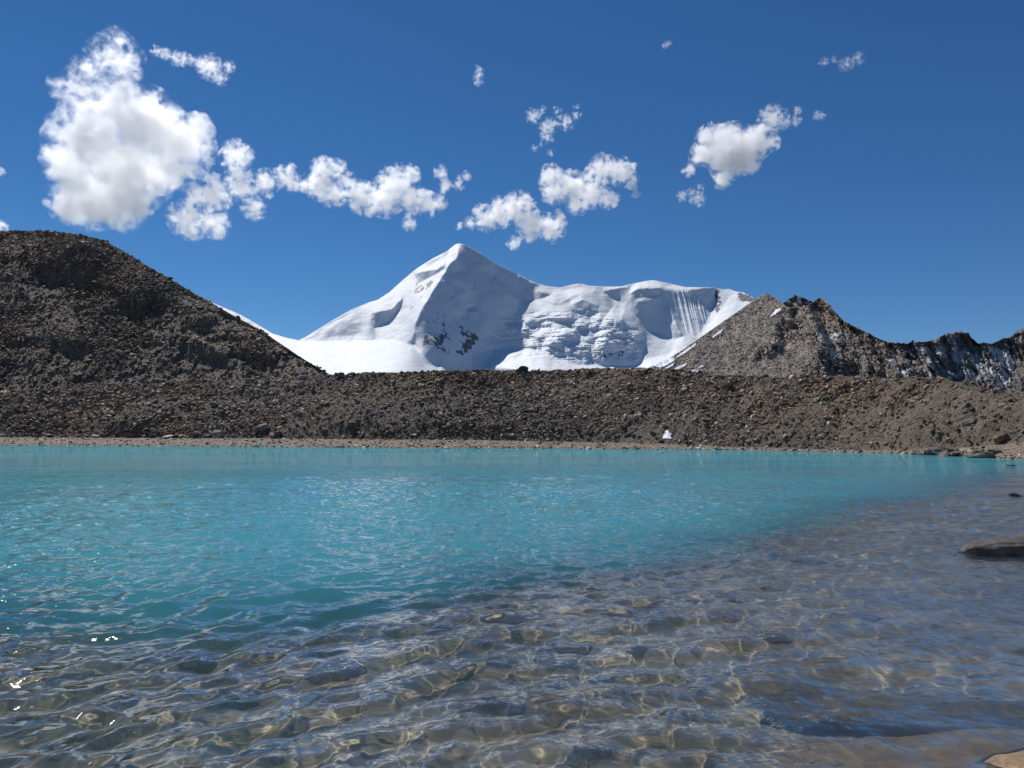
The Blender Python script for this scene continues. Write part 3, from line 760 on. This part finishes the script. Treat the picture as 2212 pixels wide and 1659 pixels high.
lr = 1.0 / np.linspace(1 / 0.4, 1 / 60.0, 150)
lr = np.unique(np.r_[np.linspace(0.4, 16, 230), lr[lr > 16], np.linspace(62, 460, 40)])
la = np.r_[np.linspace(-math.pi, R(-46), 60)[:-1], np.linspace(R(-46), R(46), 420), np.linspace(R(46), math.pi, 60)[1:]]
LR, LA = lr[:, None] + 0 * la[None], la[None] + 0 * lr[:, None]
LX, LY = LR * np.sin(LA), LR * np.cos(LA)
LZ = -depth_at(LX, LY)
nb = N('lake_bed'); c = nb.coord()
f1 = nb.noise(c, 0.8, 5, 0.65); f2 = nb.noise(c, 6.0, 5, 0.65); f3 = nb.noise(c, 30, 3, 0.6)
bc = nb.mix(nb.ramp(f1, 0.38, 0.62), (0.21, 0.168, 0.116), (0.38, 0.31, 0.22))
bc = nb.mix(nb.ramp(f2, 0.52, 0.70), bc, (0.085, 0.07, 0.055))
bc = nb.mix(nb.ramp(f3, 0.55, 0.72, 0, 0.5), bc, (0.44, 0.37, 0.28))
nb.principled(bc, 0.9, nb.bump(nb.math('ADD', f2, nb.math('MULTIPLY', f3, .25)), 0.6, 0.05), 0.1)
lake_bed = struct('lake_bed', grid_mesh('lake_bed', np.stack([LX, LY, LZ], -1), nb.m))
lake_bed.cycles.is_caustics_receiver = True

gr = np.r_[440.0, 900, 2000, 5000, 12000, 30000]
ga = np.linspace(-math.pi, math.pi, 121)
GX, GY = gr[:, None] * np.sin(ga), gr[:, None] * np.cos(ga)
struct('ground', grid_mesh('ground', np.stack([GX, GY, 0 * GX - 6.0], -1), M_GROUND))

def water_material():
    n = N('lake_water'); c = n.coord()
    dep = n.attr('depth')
    s1 = n.noise(n.scaled(c, (0.9, 0.75, 1)), 3.0, 3, 0.55, 0.6)
    s2 = n.noise(n.scaled(c, (0.7, 1.0, 1)), 9.0, 3, 0.5, 0.9)
    s3 = n.noise(c, 26, 2, 0.5, 0.3)
    far = n.attr('far'); s0 = n.noise(n.scaled(c, (1.0, 0.42, 1)), 1.1, 4, 0.6, 0.6)
    gust = n.ramp(n.noise(n.scaled(c, (0.5, 1, 1)), 0.09, 3, 0.6), 0.35, 0.65, 0.55, 1.35)
    h = n.math('ADD', n.math('MULTIPLY', s1, n.math('MULTIPLY_ADD', far, 0.10, 0.012)), n.math('ADD', n.math('MULTIPLY', s2, n.math('MULTIPLY_ADD', far, 0.017, 0.005)), n.math('MULTIPLY', s3, 0.0006)))
    h = n.math('MULTIPLY', n.math('ADD', h, n.math('MULTIPLY', s0, n.math('MULTIPLY', far, 0.16))), gust)
    nb_ = n.bump(h, 1.0, 1.0, fw=0.012)
    gl = n.new('ShaderNodeBsdfGlossy'); n.put(gl.inputs['Color'], (1, 1, 1)); gl.inputs['Roughness'].default_value = 0.03; n.put(gl.inputs['Normal'], nb_)
    # suspended glacial flour: opacity grows with depth
    cl = n.math('MULTIPLY', n.math('SUBTRACT', n.noise(c, 0.55, 4, 0.6), 0.5), 0.9)          # drifting milky plumes
    op = n.math('SUBTRACT', 1.0, n.math('EXPONENT', n.math('MULTIPLY', n.math('MAXIMUM', n.math('SUBTRACT', n.math('MULTIPLY_ADD', cl, n.ramp(dep, 0.5, 1.0), dep), 0.52), 0.0), -1.0)))
    op = n.math('MULTIPLY_ADD', op, 0.86, 0.14)
    fl = n.new('ShaderNodeBsdfDiffuse')
    n.put(fl.inputs['Color'], n.mix(n.ramp(dep, 0.34, 0.82), (0.165, 0.18, 0.158), (0.058, 0.255, 0.29)))      # tan silt over the shelf, blue flour beyond it
    up = n.new('ShaderNodeCombineXYZ'); up.inputs[2].default_value = 1.0
    n.put(fl.inputs['Normal'], up.outputs[0])
    tr = n.new('ShaderNodeBsdfRefraction'); tr.inputs['IOR'].default_value = 1.333; tr.inputs['Roughness'].default_value = 0.0
    clear = n.mix(n.ramp(dep, 0.2, 1.6), (0.88, 0.91, 0.90), (0.78, 0.85, 0.84))
    n.put(tr.inputs['Color'], clear)
    body = n.new('ShaderNodeMixShader'); n.put(body.inputs[0], op); n.put(body.inputs[1], tr.outputs[0]); n.put(body.inputs[2], fl.outputs[0])
    lw = n.new('ShaderNodeLayerWeight'); lw.inputs['Blend'].default_value = 0.5; n.put(lw.inputs['Normal'], nb_)
    cosv = n.math('SUBTRACT', 1.0, lw.outputs['Facing'])
    cosv = n.math('POWER', n.math('ADD', n.math('POWER', n.math('MAXIMUM', cosv, 0.0), 4.0), 0.16 ** 4), 0.25)   # far off, facets too small to model lean towards the eye
    refl = n.math('ADD', 0.02, n.math('MULTIPLY', 0.98, n.math('POWER', n.math('MAXIMUM', n.math('SUBTRACT', 1.0, cosv), 0.0), 5.0)))
    refl = n.math('MULTIPLY', refl, 1.55, clamp=True)
    mx = n.new('ShaderNodeMixShader'); n.put(mx.inputs[0], refl); n.put(mx.inputs[1], body.outputs[0]); n.put(mx.inputs[2], gl.outputs[0])
    n.t.links.new(mx.outputs[0], n.out.inputs['Surface'])
    return n.m

wU = az_cols(-1180, 1180, 1.8, 86)
wa = np.arctan(wU / F)
wr = np.r_[np.linspace(1.2, 3.2, 40)[:-1], 1.0 / np.linspace(1 / 3.2, 1 / 140.0, 1700), np.linspace(145, 182, 14)]
WR, WA = wr[:, None] + 0 * wa[None], wa[None] + 0 * wr[:, None]
lim = (r_shore(wU) + 5.5)[None]
WR = np.minimum(WR, lim)
WX, WY = WR * np.sin(WA), WR * np.cos(WA)
WZ = np.zeros_like(WX)
gw = np.random.default_rng(5)
spacing = WR ** 2 / 5500.0 + 0.006
lx, ly = vnoise(WX / 3.0, WY / 3.0, seed=77) * 0.5, vnoise(WX / 3.0, WY / 3.0, seed=78) * 0.5
for k in range(92):
    kind_ = 'slant' if k < 30 else 'chop' if k < 54 else 'front'
    if kind_ == 'slant':   lam, th, st = 0.20 * 3.5 ** gw.random(), R(-20) + gw.normal() * R(20), 0.0060
    elif kind_ == 'chop':  lam, th, st = 0.08 * 5.0 ** gw.random(), gw.random() * 2 * math.pi, 0.0029
    else:                  lam, th, st = 0.24 * 4.2 ** gw.random(), R(-66) + gw.normal() * R(22), 0.0050
    kk = 2 * math.pi / lam
    amp = st * lam * (0.6 + 0.8 * gw.random())
    w = smooth(1.9, 3.6, lam / spacing)
    ph = gw.random() * 6.28
    WZ += w * amp * np.sin(kk * (math.cos(th) * (WX + lx * lam) + math.sin(th) * (WY + ly * lam)) + ph)
calm = 0.5 + 0.35 * (1 - smooth(-1, 4, WX - 0.15 * WY))
WZ *= calm
WD = np.clip(depth_at(WX, WY), 0, 20)
wm = grid_mesh('lake', np.stack([WX, WY, WZ], -1), water_material(), {'depth': WD, 'far': smooth(5, 17, WR) + 1.2 * smooth(30, 110, WR)})
lake = struct('lake', wm)
lake.cycles.is_caustics_caster = True

# ------------------------------------------------------------------ snow patches lying on the slopes
def snow_patch(P, UU, VV, poly, thick, label, group=None, mat=M_PATCH):
    a = np.array(poly, float)
    pu, pv = UV(a[:, 0], a[:, 1])
    jit = 1.0 * fbm(UU / 5, VV / 5, octaves=2, seed=140)
    inn = inside(UU + jit, VV + jit, list(zip(pu, pv)))
    ins = inn[:-1, :-1] & inn[1:, 1:] | inn[1:, :-1] & inn[:-1, 1:]
    ii, jj = np.nonzero(ins)
    if len(ii) == 0: return None
    vid, vs = {}, []
    bm = bmesh.new()
    def vert(i, j):
        if (i, j) not in vid:
            i0, i1, j0, j1 = max(i - 1, 0), min(i + 1, P.shape[0] - 1), max(j - 1, 0), min(j + 1, P.shape[1] - 1)
            nrm = np.cross(P[i, j1] - P[i, j0], P[i1, j] - P[i0, j]); nrm /= np.linalg.norm(nrm) + 1e-9
            vid[(i, j)] = bm.verts.new(P[i, j] + nrm * thick)
        return vid[(i, j)]
    for i, j in zip(ii, jj):
        bm.faces.new([vert(i, j), vert(i, j + 1), vert(i + 1, j + 1), vert(i + 1, j)])
    bmesh.ops.recalc_face_normals(bm, faces=bm.faces[:])
    edge = [e for e in bm.edges if e.is_boundary]
    ex = bmesh.ops.extrude_edge_only(bm, edges=edge)
    for v in [q for q in ex['geom'] if isinstance(q, bmesh.types.BMVert)]:
        v.co.z -= thick * 2.2; v.co.y += thick * 1.2
    cen = sum((v.co for v in bm.verts), Vector()) / len(bm.verts)
    for v in bm.verts: v.co -= cen
    me = bpy.data.meshes.new('snow_patch'); bm.to_mesh(me); bm.free()
    me.materials.append(mat)
    for f in me.polygons: f.use_smooth = True
    o = link('snow_patch', me); o.location = cen
    return tag(o, label, 'snow patch', group)

GP_ = 'old snow patches on the brown ridge'
snow_patch(FP, FU, FV, Z3([(1430, 812), (1500, 768), (1545, 742), (1605, 752), (1600, 768), (1545, 802), (1490, 824)]), 0.7, 'broad forked snow patch low on the brown ridge, beside the glacier', GP_)
snow_patch(FP, FU, FV, Z3([(1608, 742), (1700, 676), (1778, 622), (1768, 650), (1680, 712), (1622, 746)]), 0.7, 'long narrow snow streak slanting along the lower edge of the brown ridge', GP_)
snow_patch(FP, FU, FV, Z3([(1528, 828), (1602, 782), (1592, 808), (1545, 828)]), 0.7, 'small snow sliver just under the forked snow patch', GP_)
snow_patch(FP, FU, FV, Z3([(1590, 842), (1640, 806), (1708, 786), (1690, 808), (1622, 842)]), 0.7, 'snow streak close above the moraine crest on the brown ridge', GP_)
snow_patch(FP, FU, FV, Z3([(1726, 868), (1740, 842), (1775, 832), (1794, 850), (1762, 872)]), 0.7, 'rounded snow patch at the very foot of the brown ridge', GP_)
snow_patch(FP, FU, FV, Z3([(1792, 820), (1830, 798), (1832, 816), (1806, 824)]), 0.7, 'tiny snow patch directly above the rounded one at the foot of the ridge', GP_)
snow_patch(FP, FU, FV, Z3([(1893, 588), (1940, 545), (1988, 512), (1972, 546), (1912, 584)]), 0.7, 'slim snow streak high on the edge of the brown ridge facing the glacier', GP_)
snow_patch(FP, FU, FV, Z3([(1970, 612), (1992, 600), (1990, 612)]), 0.6, 'speck of snow in the open middle of the brown scree slope', GP_)
snow_patch(FP, FU, FV, Z4([(200, 306), (250, 240), (292, 226), (300, 240), (250, 276)]), 0.8, 'bright snow patch under the pointed top of the brown ridge', GP_)
MU, MV = UV(1106 + 0 * MX, 0)[0], None
pr = np.hypot(MX, MY)
MUU, MVV = F * np.tan(np.arctan2(MX, MY)), (MZ - EYE) / pr * F
snow_patch(MP, MUU, MVV, [(1432, 948), (1433, 940), (1437, 938), (1438, 932), (1444, 930), (1446, 937), (1452, 936), (1450, 947), (1453, 949)], 0.12, 'small white snow patch near the foot of the moraine, just above the beach')

# ------------------------------------------------------------------ single rocks
def solid_rock(name, seed, size, npts=34, jag=0.22, rounded=0.06, tint=(0.16, 0.145, 0.13), mat=None):
    """an angular rock with worn edges and a broken surface"""
    rs_ = np.random.default_rng(seed)
    p = rs_.normal(size=(npts, 3)); p /= np.linalg.norm(p, axis=1)[:, None]
    p = np.sign(p) * np.abs(p) ** 0.62
    p *= (1 - jag * rs_.random((npts, 1)))
    bm = bmesh.new()
    vs = [bm.verts.new(q) for q in p]
    bmesh.ops.convex_hull(bm, input=vs)
    bmesh.ops.delete(bm, geom=[v for v in bm.verts if not v.link_faces], context='VERTS')
    bmesh.ops.bevel(bm, geom=bm.edges[:], offset=rounded, segments=1, profile=0.6, affect='EDGES', clamp_overlap=True)
    bmesh.ops.triangulate(bm, faces=bm.faces[:])
    for _ in range(2):
        bmesh.ops.subdivide_edges(bm, edges=[e for e in bm.edges if e.calc_length() > 0.16], cuts=1, use_grid_fill=True)
        bmesh.ops.triangulate(bm, faces=bm.faces[:])
    co = np.array([v.co[:] for v in bm.verts])
    nn = np.array([v.normal[:] for v in bm.verts])
    d = 0.07 * fbm(co[:, 0] * 2.2 + seed, co[:, 1] * 2.2, co[:, 2] * 3.5, octaves=4, seed=seed, ridged=True)
    co = (co + nn * d[:, None]) * np.array(size)
    for v, q in zip(bm.verts, co): v.co = q
    me = bpy.data.meshes.new(name); bm.to_mesh(me); bm.free()
    n_ = len(me.vertices)
    c_ = np.array(tint) * (0.85 + 0.3 * rs_.random())
    at = me.attributes.new('tint', 'FLOAT_COLOR', 'POINT')
    at.data.foreach_set('color', np.tile(np.r_[c_, 1.0], n_).astype(np.float32))
    me.materials.append(mat or M_STONE)
    return me

def water_pt(u, v, z=0.0):
    U, V = UV(u, v)
    return place(U, V, (EYE - z) * F / -V)

def bed_at(x, y): return -float(depth_at(np.array([x]), np.array([y]))[0])

# big rock standing out of the shallows, and its neighbours
x, y, z = water_pt(2175, 1203)
o = link('rock', solid_rock('rock', 301, (0.70, 0.30, 0.26), 60, 0.12, 0.1, tint=(0.115, 0.105, 0.095)))
o.location = (x + 0.24, y + 0.30, -0.03); o.rotation_euler = (R(4), R(-5), R(-9))
tag(o, 'long low grey rock breaking the surface of the shallows, its near side dark', 'rock')
x, y, z = water_pt(2192, 1072)
o = link('rock', solid_rock('rock', 302, (0.24, 0.14, 0.10), 24, tint=(0.12, 0.11, 0.10)))
o.location = (x, y, 0.0); o.rotation_euler = (0, R(12), R(10))
tag(o, 'small dark rock tip poking from the lake between the low rock and the stony spit', 'rock')
x, y, z = water_pt(2182, 1006)
o = link('rock', solid_rock('rock', 303, (0.30, 0.2, 0.10), 24, tint=(0.11, 0.10, 0.095)))
o.location = (x, y, 0.0)
tag(o, 'tiny dark rock in the water just off the stony spit', 'rock')
# slab at the viewer's feet, partly awash
o = link('slab', solid_rock('slab', 304, (1.35, 0.50, 0.24), 44, 0.16, 0.05, tint=(0.30, 0.21, 0.13)))
o.location = (2.56, 4.24, -0.234); o.rotation_euler = (R(-5), R(-4), R(6))
tag(o, 'reddish brown rock slab awash at the near edge of the lake', 'rock')
o = link('slab', solid_rock('slab', 305, (1.5, 0.42, 0.16), 44, 0.18, 0.05, tint=(0.17, 0.14, 0.10)))
o.location = (2.85, 5.0, bed_at(2.85, 5.0) + 0.10); o.rotation_euler = (R(4), R(3), R(-17))
tag(o, 'long drowned rock ledge with a dark edge, behind the reddish slab', 'rock')

# rocks under the clear water
DR = [(1090, 1590, .20), (985, 1500, .20), (1185, 1606, .12), (1400, 1372, .40), (1590, 1335, .36), (1300, 1238, .45), (720, 1500, .25), (520, 1560, .18), (1850, 1395, .26), (1660, 1440, .15), (1290, 1535, .14),
      (860, 1420, .30), (1120, 1380, .36), (1720, 1250, .45), (640, 1625, .12), (180, 1510, .24), (1050, 1300, .4), (1240, 1450, .20), (420, 1460, .26), (1600, 1190, .5), (780, 1570, .12)]
gd = np.random.default_rng(21)
DRM = [solid_rock('drowned_rock', 320 + k, (1.0, 0.72, 0.34), 26, tint=[(0.11, 0.09, 0.066), (0.15, 0.122, 0.088), (0.21, 0.17, 0.12)][k % 3]) for k in range(6)]
for k, (u, v, s_) in enumerate(DR):
    x, y, z = water_pt(u, v, -0.35)
    o = link('drowned_rock', DRM[k % 6])
    o.location = (x, y, bed_at(x, y) + 0.02 * s_); o.scale = (s_, s_, s_ * gd.uniform(.7, 1.1)); o.rotation_euler = (gd.normal() * .15, gd.normal() * .15, gd.random() * 6.28)
    tag(o, 'blurred stone lying under the clear shallow water', 'drowned rock', 'stones under the clear shallow water')

for q in COL.objects:
    if q.name.split('.')[0] in ('rock', 'slab', 'drowned_rock'): q.cycles.is_caustics_receiver = True

# the stony spit
gs_ = np.random.default_rng(22)
SPM = [solid_rock('spit_rock', 340 + k, (1.0, 0.62, 0.34), 22, tint=[(0.12, 0.105, 0.09), (0.20, 0.175, 0.15), (0.27, 0.245, 0.215), (0.075, 0.068, 0.062)][k % 4]) for k in range(8)]
for k in range(96):
    f_ = gs_.random() ** 0.75
    u = 1985 + 300 * f_
    vw = float(np.interp(u, [1985, 2040, 2100, 2212, 2300], [982, 986, 989, 992, 996]))
    v = vw - 0.3 - abs(gs_.normal()) * np.interp(u, [1985, 2080, 2300], [2, 7, 13])
    U, V = UV(u, vw); r0_ = EYE * F / -V
    r_ = r0_ + (vw - v) * 1.1
    x, y, _ = place(U, 0, r_)
    s_ = gs_.uniform(.34, .80) * (1 + .7 * (gs_.random() < .2))
    zt = 0.02 + 0.055 * (r_ - r0_)
    o = link('spit_rock', SPM[k % 8])
    o.location = (x, y, zt + .05 * s_); o.scale = (s_, s_, s_ * gs_.uniform(.7, 1.3)); o.rotation_euler = (gs_.normal() * .22, gs_.normal() * .22, gs_.random() * 6.28)
    tag(o, 'angular rock heaped on the low stony spit at the water edge', 'spit rock', 'rocks heaped along the stony spit')

# boulders that stand out on the moraine and the hill
gb = np.random.default_rng(23)
BOM = [solid_rock('boulder', 360 + k, (1.0, 0.8, 0.62), 22, 0.25, 0.05, [(0.13, 0.112, 0.098), (0.22, 0.19, 0.165), (0.31, 0.285, 0.255), (0.17, 0.13, 0.10)][k % 4], M_SCREE) for k in range(9)]
p, i, j = scatter(MP, 150, gb, (np.abs(cU)[None] < 1100) * (0.4 + smooth(.7, 1, t) + smooth(.25, 0, t)))
for k, q in enumerate(p):
    D = math.hypot(q[0], q[1])
    s_ = min(0.45 * (1 - gb.random()) ** -0.3, 1.15) * np.interp(D, [60, 110, 220], [0.6, .8, 1.15])
    o = link('boulder', BOM[k % 9]); o.location = (q[0], q[1], q[2] + .12 * s_); o.scale = (s_, s_, s_ * gb.uniform(.8, 1.2)); o.rotation_euler = (gb.normal() * .3, gb.normal() * .3, gb.random() * 6.28)
    tag(o, 'larger angular boulder among the brown rubble of the moraine', 'boulder', 'boulders among the moraine rubble')
p, i, j = scatter(HP, 110, gb, ((HU > -1150) & (HU < -380)) * 1.0)
for k, q in enumerate(p):
    s_ = min(0.5 * (1 - gb.random()) ** -0.3, 1.4)
    o = link('block', BOM[k % 9]); o.location = (q[0], q[1], q[2] + .1 * s_); o.scale = (s_, s_, s_ * gb.uniform(.7, 1.1)); o.rotation_euler = (gb.normal() * .3, gb.normal() * .3, gb.random() * 6.28)
    tag(o, 'bulky dark block sitting on the scree of the steep hill', 'block', 'big blocks on the steep scree hill')
def on_moraine(u, frac):
    U = UV(u, 850)[0]; c = int(np.argmin(np.abs(cU - U))); r_ = int(frac * (nM - 1)); return MP[r_, c]
q = on_moraine(1130, 0.985)
o = link('boulder', solid_rock('boulder', 380, (1.2, 0.9, 0.72), 30, 0.2, 0.08, (0.075, 0.066, 0.06), M_SCREE)); o.location = (q[0], q[1], q[2] + 0.5); o.rotation_euler = (0, R(4), R(12))
tag(o, 'dark rounded boulder alone on the moraine skyline, under the snow summit', 'boulder')
for u_, s_, lab in [(737, 1.0, 'dark boulder on the moraine skyline, next to the foot of the dark hill'), (760, 0.75, 'smaller dark boulder on the skyline against the snowfield'), (820, .6, 'knobbly boulder on the skyline in front of the bright snowfield')]:
    q = on_moraine(u_, 0.98)
    o = link('boulder', BOM[int(u_) % 9]); o.location = (q[0], q[1], q[2] + .45 * s_); o.scale = (s_, s_, s_ * 1.1); o.rotation_euler = (0, 0, u_)
    tag(o, lab, 'boulder')
q = on_moraine(368, 0.0)
o = link('slab', solid_rock('slab', 382, (1.25, 0.8, 0.32), 24, 0.2, 0.05, (0.40, 0.375, 0.34))); o.location = (q[0], q[1] - .6, q[2] + .25); o.rotation_euler = (R(14), R(-6), .2)
tag(o, 'pale flat slab lying where the rubble meets the far beach', 'rock')
x, y, z = water_pt(680, 963)
o = link('rock', solid_rock('rock', 383, (0.75, 0.5, 0.42), 22, tint=(0.05, 0.047, 0.044))); o.location = (x, y + .5, 0.12)
tag(o, 'single dark rock at the far waterline below the snowfield', 'rock')

# ------------------------------------------------------------------ clouds
def K1(p): return [(0.2969 * x, 51.8 + 0.2969 * y, 0.2969 * r) for x, y, r in p]
def K2(p): return [(604.8 + 0.2109 * x, 311 + 0.2109 * y, 0.2109 * r) for x, y, r in p]
def K3(p): return [(950.4 + 0.2187 * x, 190 + 0.2187 * y, 0.2187 * r) for x, y, r in p]
def K4(p): return [(1399.7 + 0.25 * x, 69 + 0.25 * y, 0.25 * r) for x, y, r in p]

def cloud_material(dens, puffs, size, ero, solid):
    """vapour: thickest inside the billows, torn by turbulence towards their edges"""
    n = N('cloud_vapour'); c = n.coord()
    f = n.noise(c, 1.0 / size, 8, 0.65, 0.5)
    body = None
    for x, y, z, r in puffs:
        d = n.new('ShaderNodeVectorMath', operation='DISTANCE'); n.put(d.inputs[0], c); d.inputs[1].default_value = (x, y, z)
        q = n.math('MULTIPLY_ADD', d.outputs['Value'], -1.0 / r, 1.0)
        body = q if body is None else n.math('SMOOTH_MAX', body, q, 0.12)
    h = n.math('ADD', n.math('MULTIPLY', body, solid), n.math('MULTIPLY', n.math('SUBTRACT', f, 0.5 + ero), 6.2))
    d = n.math('MULTIPLY', n.math('POWER', n.ramp(h, -0.15, 1.45), 1.5), dens)
    pv = n.new('ShaderNodeVolumePrincipled')
    n.put(pv.inputs['Color'], (0.995, 0.996, 0.998)); n.put(pv.inputs['Density'], d); pv.inputs['Anisotropy'].default_value = 0.7
    n.t.links.new(pv.outputs[0], n.out.inputs['Volume'])
    n.m.cycles.volume_step_rate = 0.3
    return n.m

def cloud(puffs, dist, label, dens, ero, seed, solid=1.25):
    gc_ = np.random.default_rng(seed)
    kids = []
    for u_, v_, r_ in puffs:
        for _ in range(2 if len(puffs) < 15 else 1):
            a_ = gc_.random() * 2 * math.pi
            kids.append((u_ + math.cos(a_) * r_ * 0.95, v_ + math.sin(a_) * r_ * 0.85, r_ * gc_.uniform(0.3, 0.55)))
    us = np.array(list(puffs) + kids, float)
    U, V = UV(us[:, 0], us[:, 1])
    k = dist / F * 1.04
    rad = us[:, 2] * k * np.sqrt(1 + (U / F) ** 2)
    x, y, z = place(U, V, dist * np.sqrt(1 + (U / F) ** 2))
    y = y + gc_.normal(size=len(x)) * rad * 0.3
    cen = np.array([x.mean(), y.mean(), z.mean()])
    x, y, z = x - cen[0], y - cen[1], z - cen[2]
    bm = bmesh.new()
    for a, b, c_, r in zip(x, y, z, rad):
        bmesh.ops.create_icosphere(bm, subdivisions=3, radius=r * 1.2, matrix=Matrix.Translation((a, b, c_)))
    me = bpy.data.meshes.new('cloud'); bm.to_mesh(me); bm.free()
    o = link('cloud', me)
    rm = o.modifiers.new('remesh', 'REMESH'); rm.mode = 'VOXEL'
    rm.voxel_size = max(np.median(rad) / 6, 6.0)
    dg = bpy.context.evaluated_depsgraph_get()
    m2 = bpy.data.meshes.new_from_object(o.evaluated_get(dg))
    o.modifiers.clear(); o.data = m2; bpy.data.meshes.remove(me)
    m2.materials.clear(); m2.materials.append(cloud_material(dens / float(np.median(rad)), list(zip(x, y, z, rad)), float(np.median(rad)) * 1.05, ero, solid))
    o.location = cen
    tag(o, label, 'cloud', 'white clouds over the mountain')
    return o

CD = 5200.0
cloud(K1([(900, 650, 190), (1100, 780, 230), (1300, 870, 190), (700, 900, 230), (480, 1000, 140), (880, 1040, 260), (600, 1200, 210), (850, 1300, 170), (430, 1290, 80), (1010, 1330, 90), (1240, 1060, 130), (800, 560, 90), (650, 1330, 110)]),
      CD, 'largest bright white cloud with a grey heart, above the dark scree hill', 1.5, -0.02, 201, 1.8)
cloud(K1([(800, 235, 165), (900, 300, 90), (700, 380, 110), (560, 470, 140), (480, 520, 80), (560, 640, 110), (620, 740, 80), (900, 390, 80)]),
      CD, 'ragged translucent cloud rising out of the top of the largest cloud', 0.75, 0.03, 202)
cloud(K1([(1720, 960, 105), (1740, 1090, 85), (1560, 1240, 115), (1370, 1420, 120), (1540, 1440, 105), (1760, 1180, 105), (1940, 1150, 85), (2080, 1120, 85), (1850, 1340, 80), (1420, 1240, 80), (1600, 1520, 50)]),
      CD, 'broken white cloud with an upright lobe, between the largest cloud and the long low cloud', 1.7, 0.01, 203)
cloud(K1([(1540, 330, 85), (1660, 310, 45), (1600, 400, 50), (1400, 270, 38), (1280, 245, 50), (1140, 195, 38), (1210, 215, 40), (1340, 255, 44), (1470, 300, 44)]),
      CD, 'thin tadpole-shaped wisp of cloud beside the top of the largest cloud', 0.5, 0.02, 204)
cloud(K2([(420, 220, 110), (420, 400, 160), (600, 270, 90), (250, 430, 80), (560, 500, 130), (780, 500, 130), (900, 600, 140), (1200, 400, 180), (1100, 600, 180), (1350, 550, 150), (1500, 620, 120), (1620, 600, 90), (1320, 810, 75), (150, 440, 70), (1640, 290, 75), (1690, 430, 80), (1830, 410, 70), (1910, 330, 55), (700, 380, 90)]),
      CD, 'long low white cloud with a domed middle, up beside the summit of the snow mountain', 1.9, 0.0, 205)
cloud(K3([(760, 1160, 145), (600, 1250, 140), (450, 1300, 110), (300, 1340, 65), (190, 1370, 40), (900, 1350, 150), (1100, 1380, 135), (1190, 1280, 65), (740, 1530, 75), (400, 1200, 60)]),
      CD, 'wedge-shaped white cloud hanging closest above the snow summit', 2.0, 0.0, 206)
cloud(K3([(1090, 890, 115), (1130, 1010, 130), (1300, 1000, 150), (1500, 1030, 150), (1650, 1090, 100), (1620, 800, 145), (1800, 820, 130), (1900, 920, 75), (1350, 1150, 110), (1945, 1050, 45), (1480, 900, 80)]),
      CD, 'two-humped white cloud with a curled end, just above the wedge-shaped cloud', 1.9, 0.0, 207)
cloud(K3([(920, 270, 75), (1060, 390, 90), (1250, 330, 80), (1340, 280, 50), (1350, 190, 36), (1050, 490, 65), (1010, 220, 45), (1160, 230, 45), (930, 600, 38), (1085, 640, 38), (1000, 560, 30)]),
      CD, 'tattered see-through cloud floating alone above the two-humped cloud', 0.8, 0.03, 208)
cloud(K4([(550, 950, 130), (700, 1000, 180), (900, 950, 135), (1050, 960, 80), (650, 1150, 155), (850, 1090, 115), (450, 1080, 95), (640, 1280, 75), (360, 1190, 55)]),
      CD, 'compact kite-shaped white cloud above the brown rocky ridge', 2.1, -0.01, 209, 1.5)
cloud(K4([(1080, 760, 105), (1000, 730, 60), (1190, 790, 55), (1270, 780, 45), (1280, 690, 40)]),
      CD, 'small ragged cloud touching the upper corner of the kite-shaped cloud', 0.9, 0.02, 210)
cloud(K4([(430, 1440, 65), (300, 1410, 50), (450, 1340, 36), (380, 1380, 40)]),
      CD, 'small frayed cloud just below the kite-shaped cloud', 0.8, 0.02, 211)
cloud(K4([(1530, 260, 42), (1720, 270, 62), (1820, 225, 52), (1620, 230, 32)]),
      CD, 'faint thin wisp of cloud alone, high above the rocky ridges', 0.45, 0.02, 212)
cloud([(1036, 150, 9), (1034, 162, 11), (1033, 178, 10)], CD, 'tiny upright wisp of cloud high above the snow summit', 0.45, 0.01, 213)
cloud([(1766, 246, 8), (1774, 250, 9), (1762, 254, 6)], CD, 'faint puff of cloud alone, past the ragged cloud by the kite-shaped cloud', 0.5, 0.0, 214)
cloud([(1434, 100, 6), (1441, 96, 8), (1447, 92, 5)], CD, 'barely visible streak of cloud high between the upright wisp and the ridge wisp', 0.25, 0.0, 215)
cloud([(-6, 490, 13), (6, 489, 10), (14, 492, 6)], CD, 'scrap of white cloud touching the flat top of the dark scree hill', 0.9, 0.0, 216)
cloud([(-3, 370, 9), (5, 371, 6)], CD, 'scrap of cloud at the picture edge beside the largest cloud', 0.6, 0.0, 217)
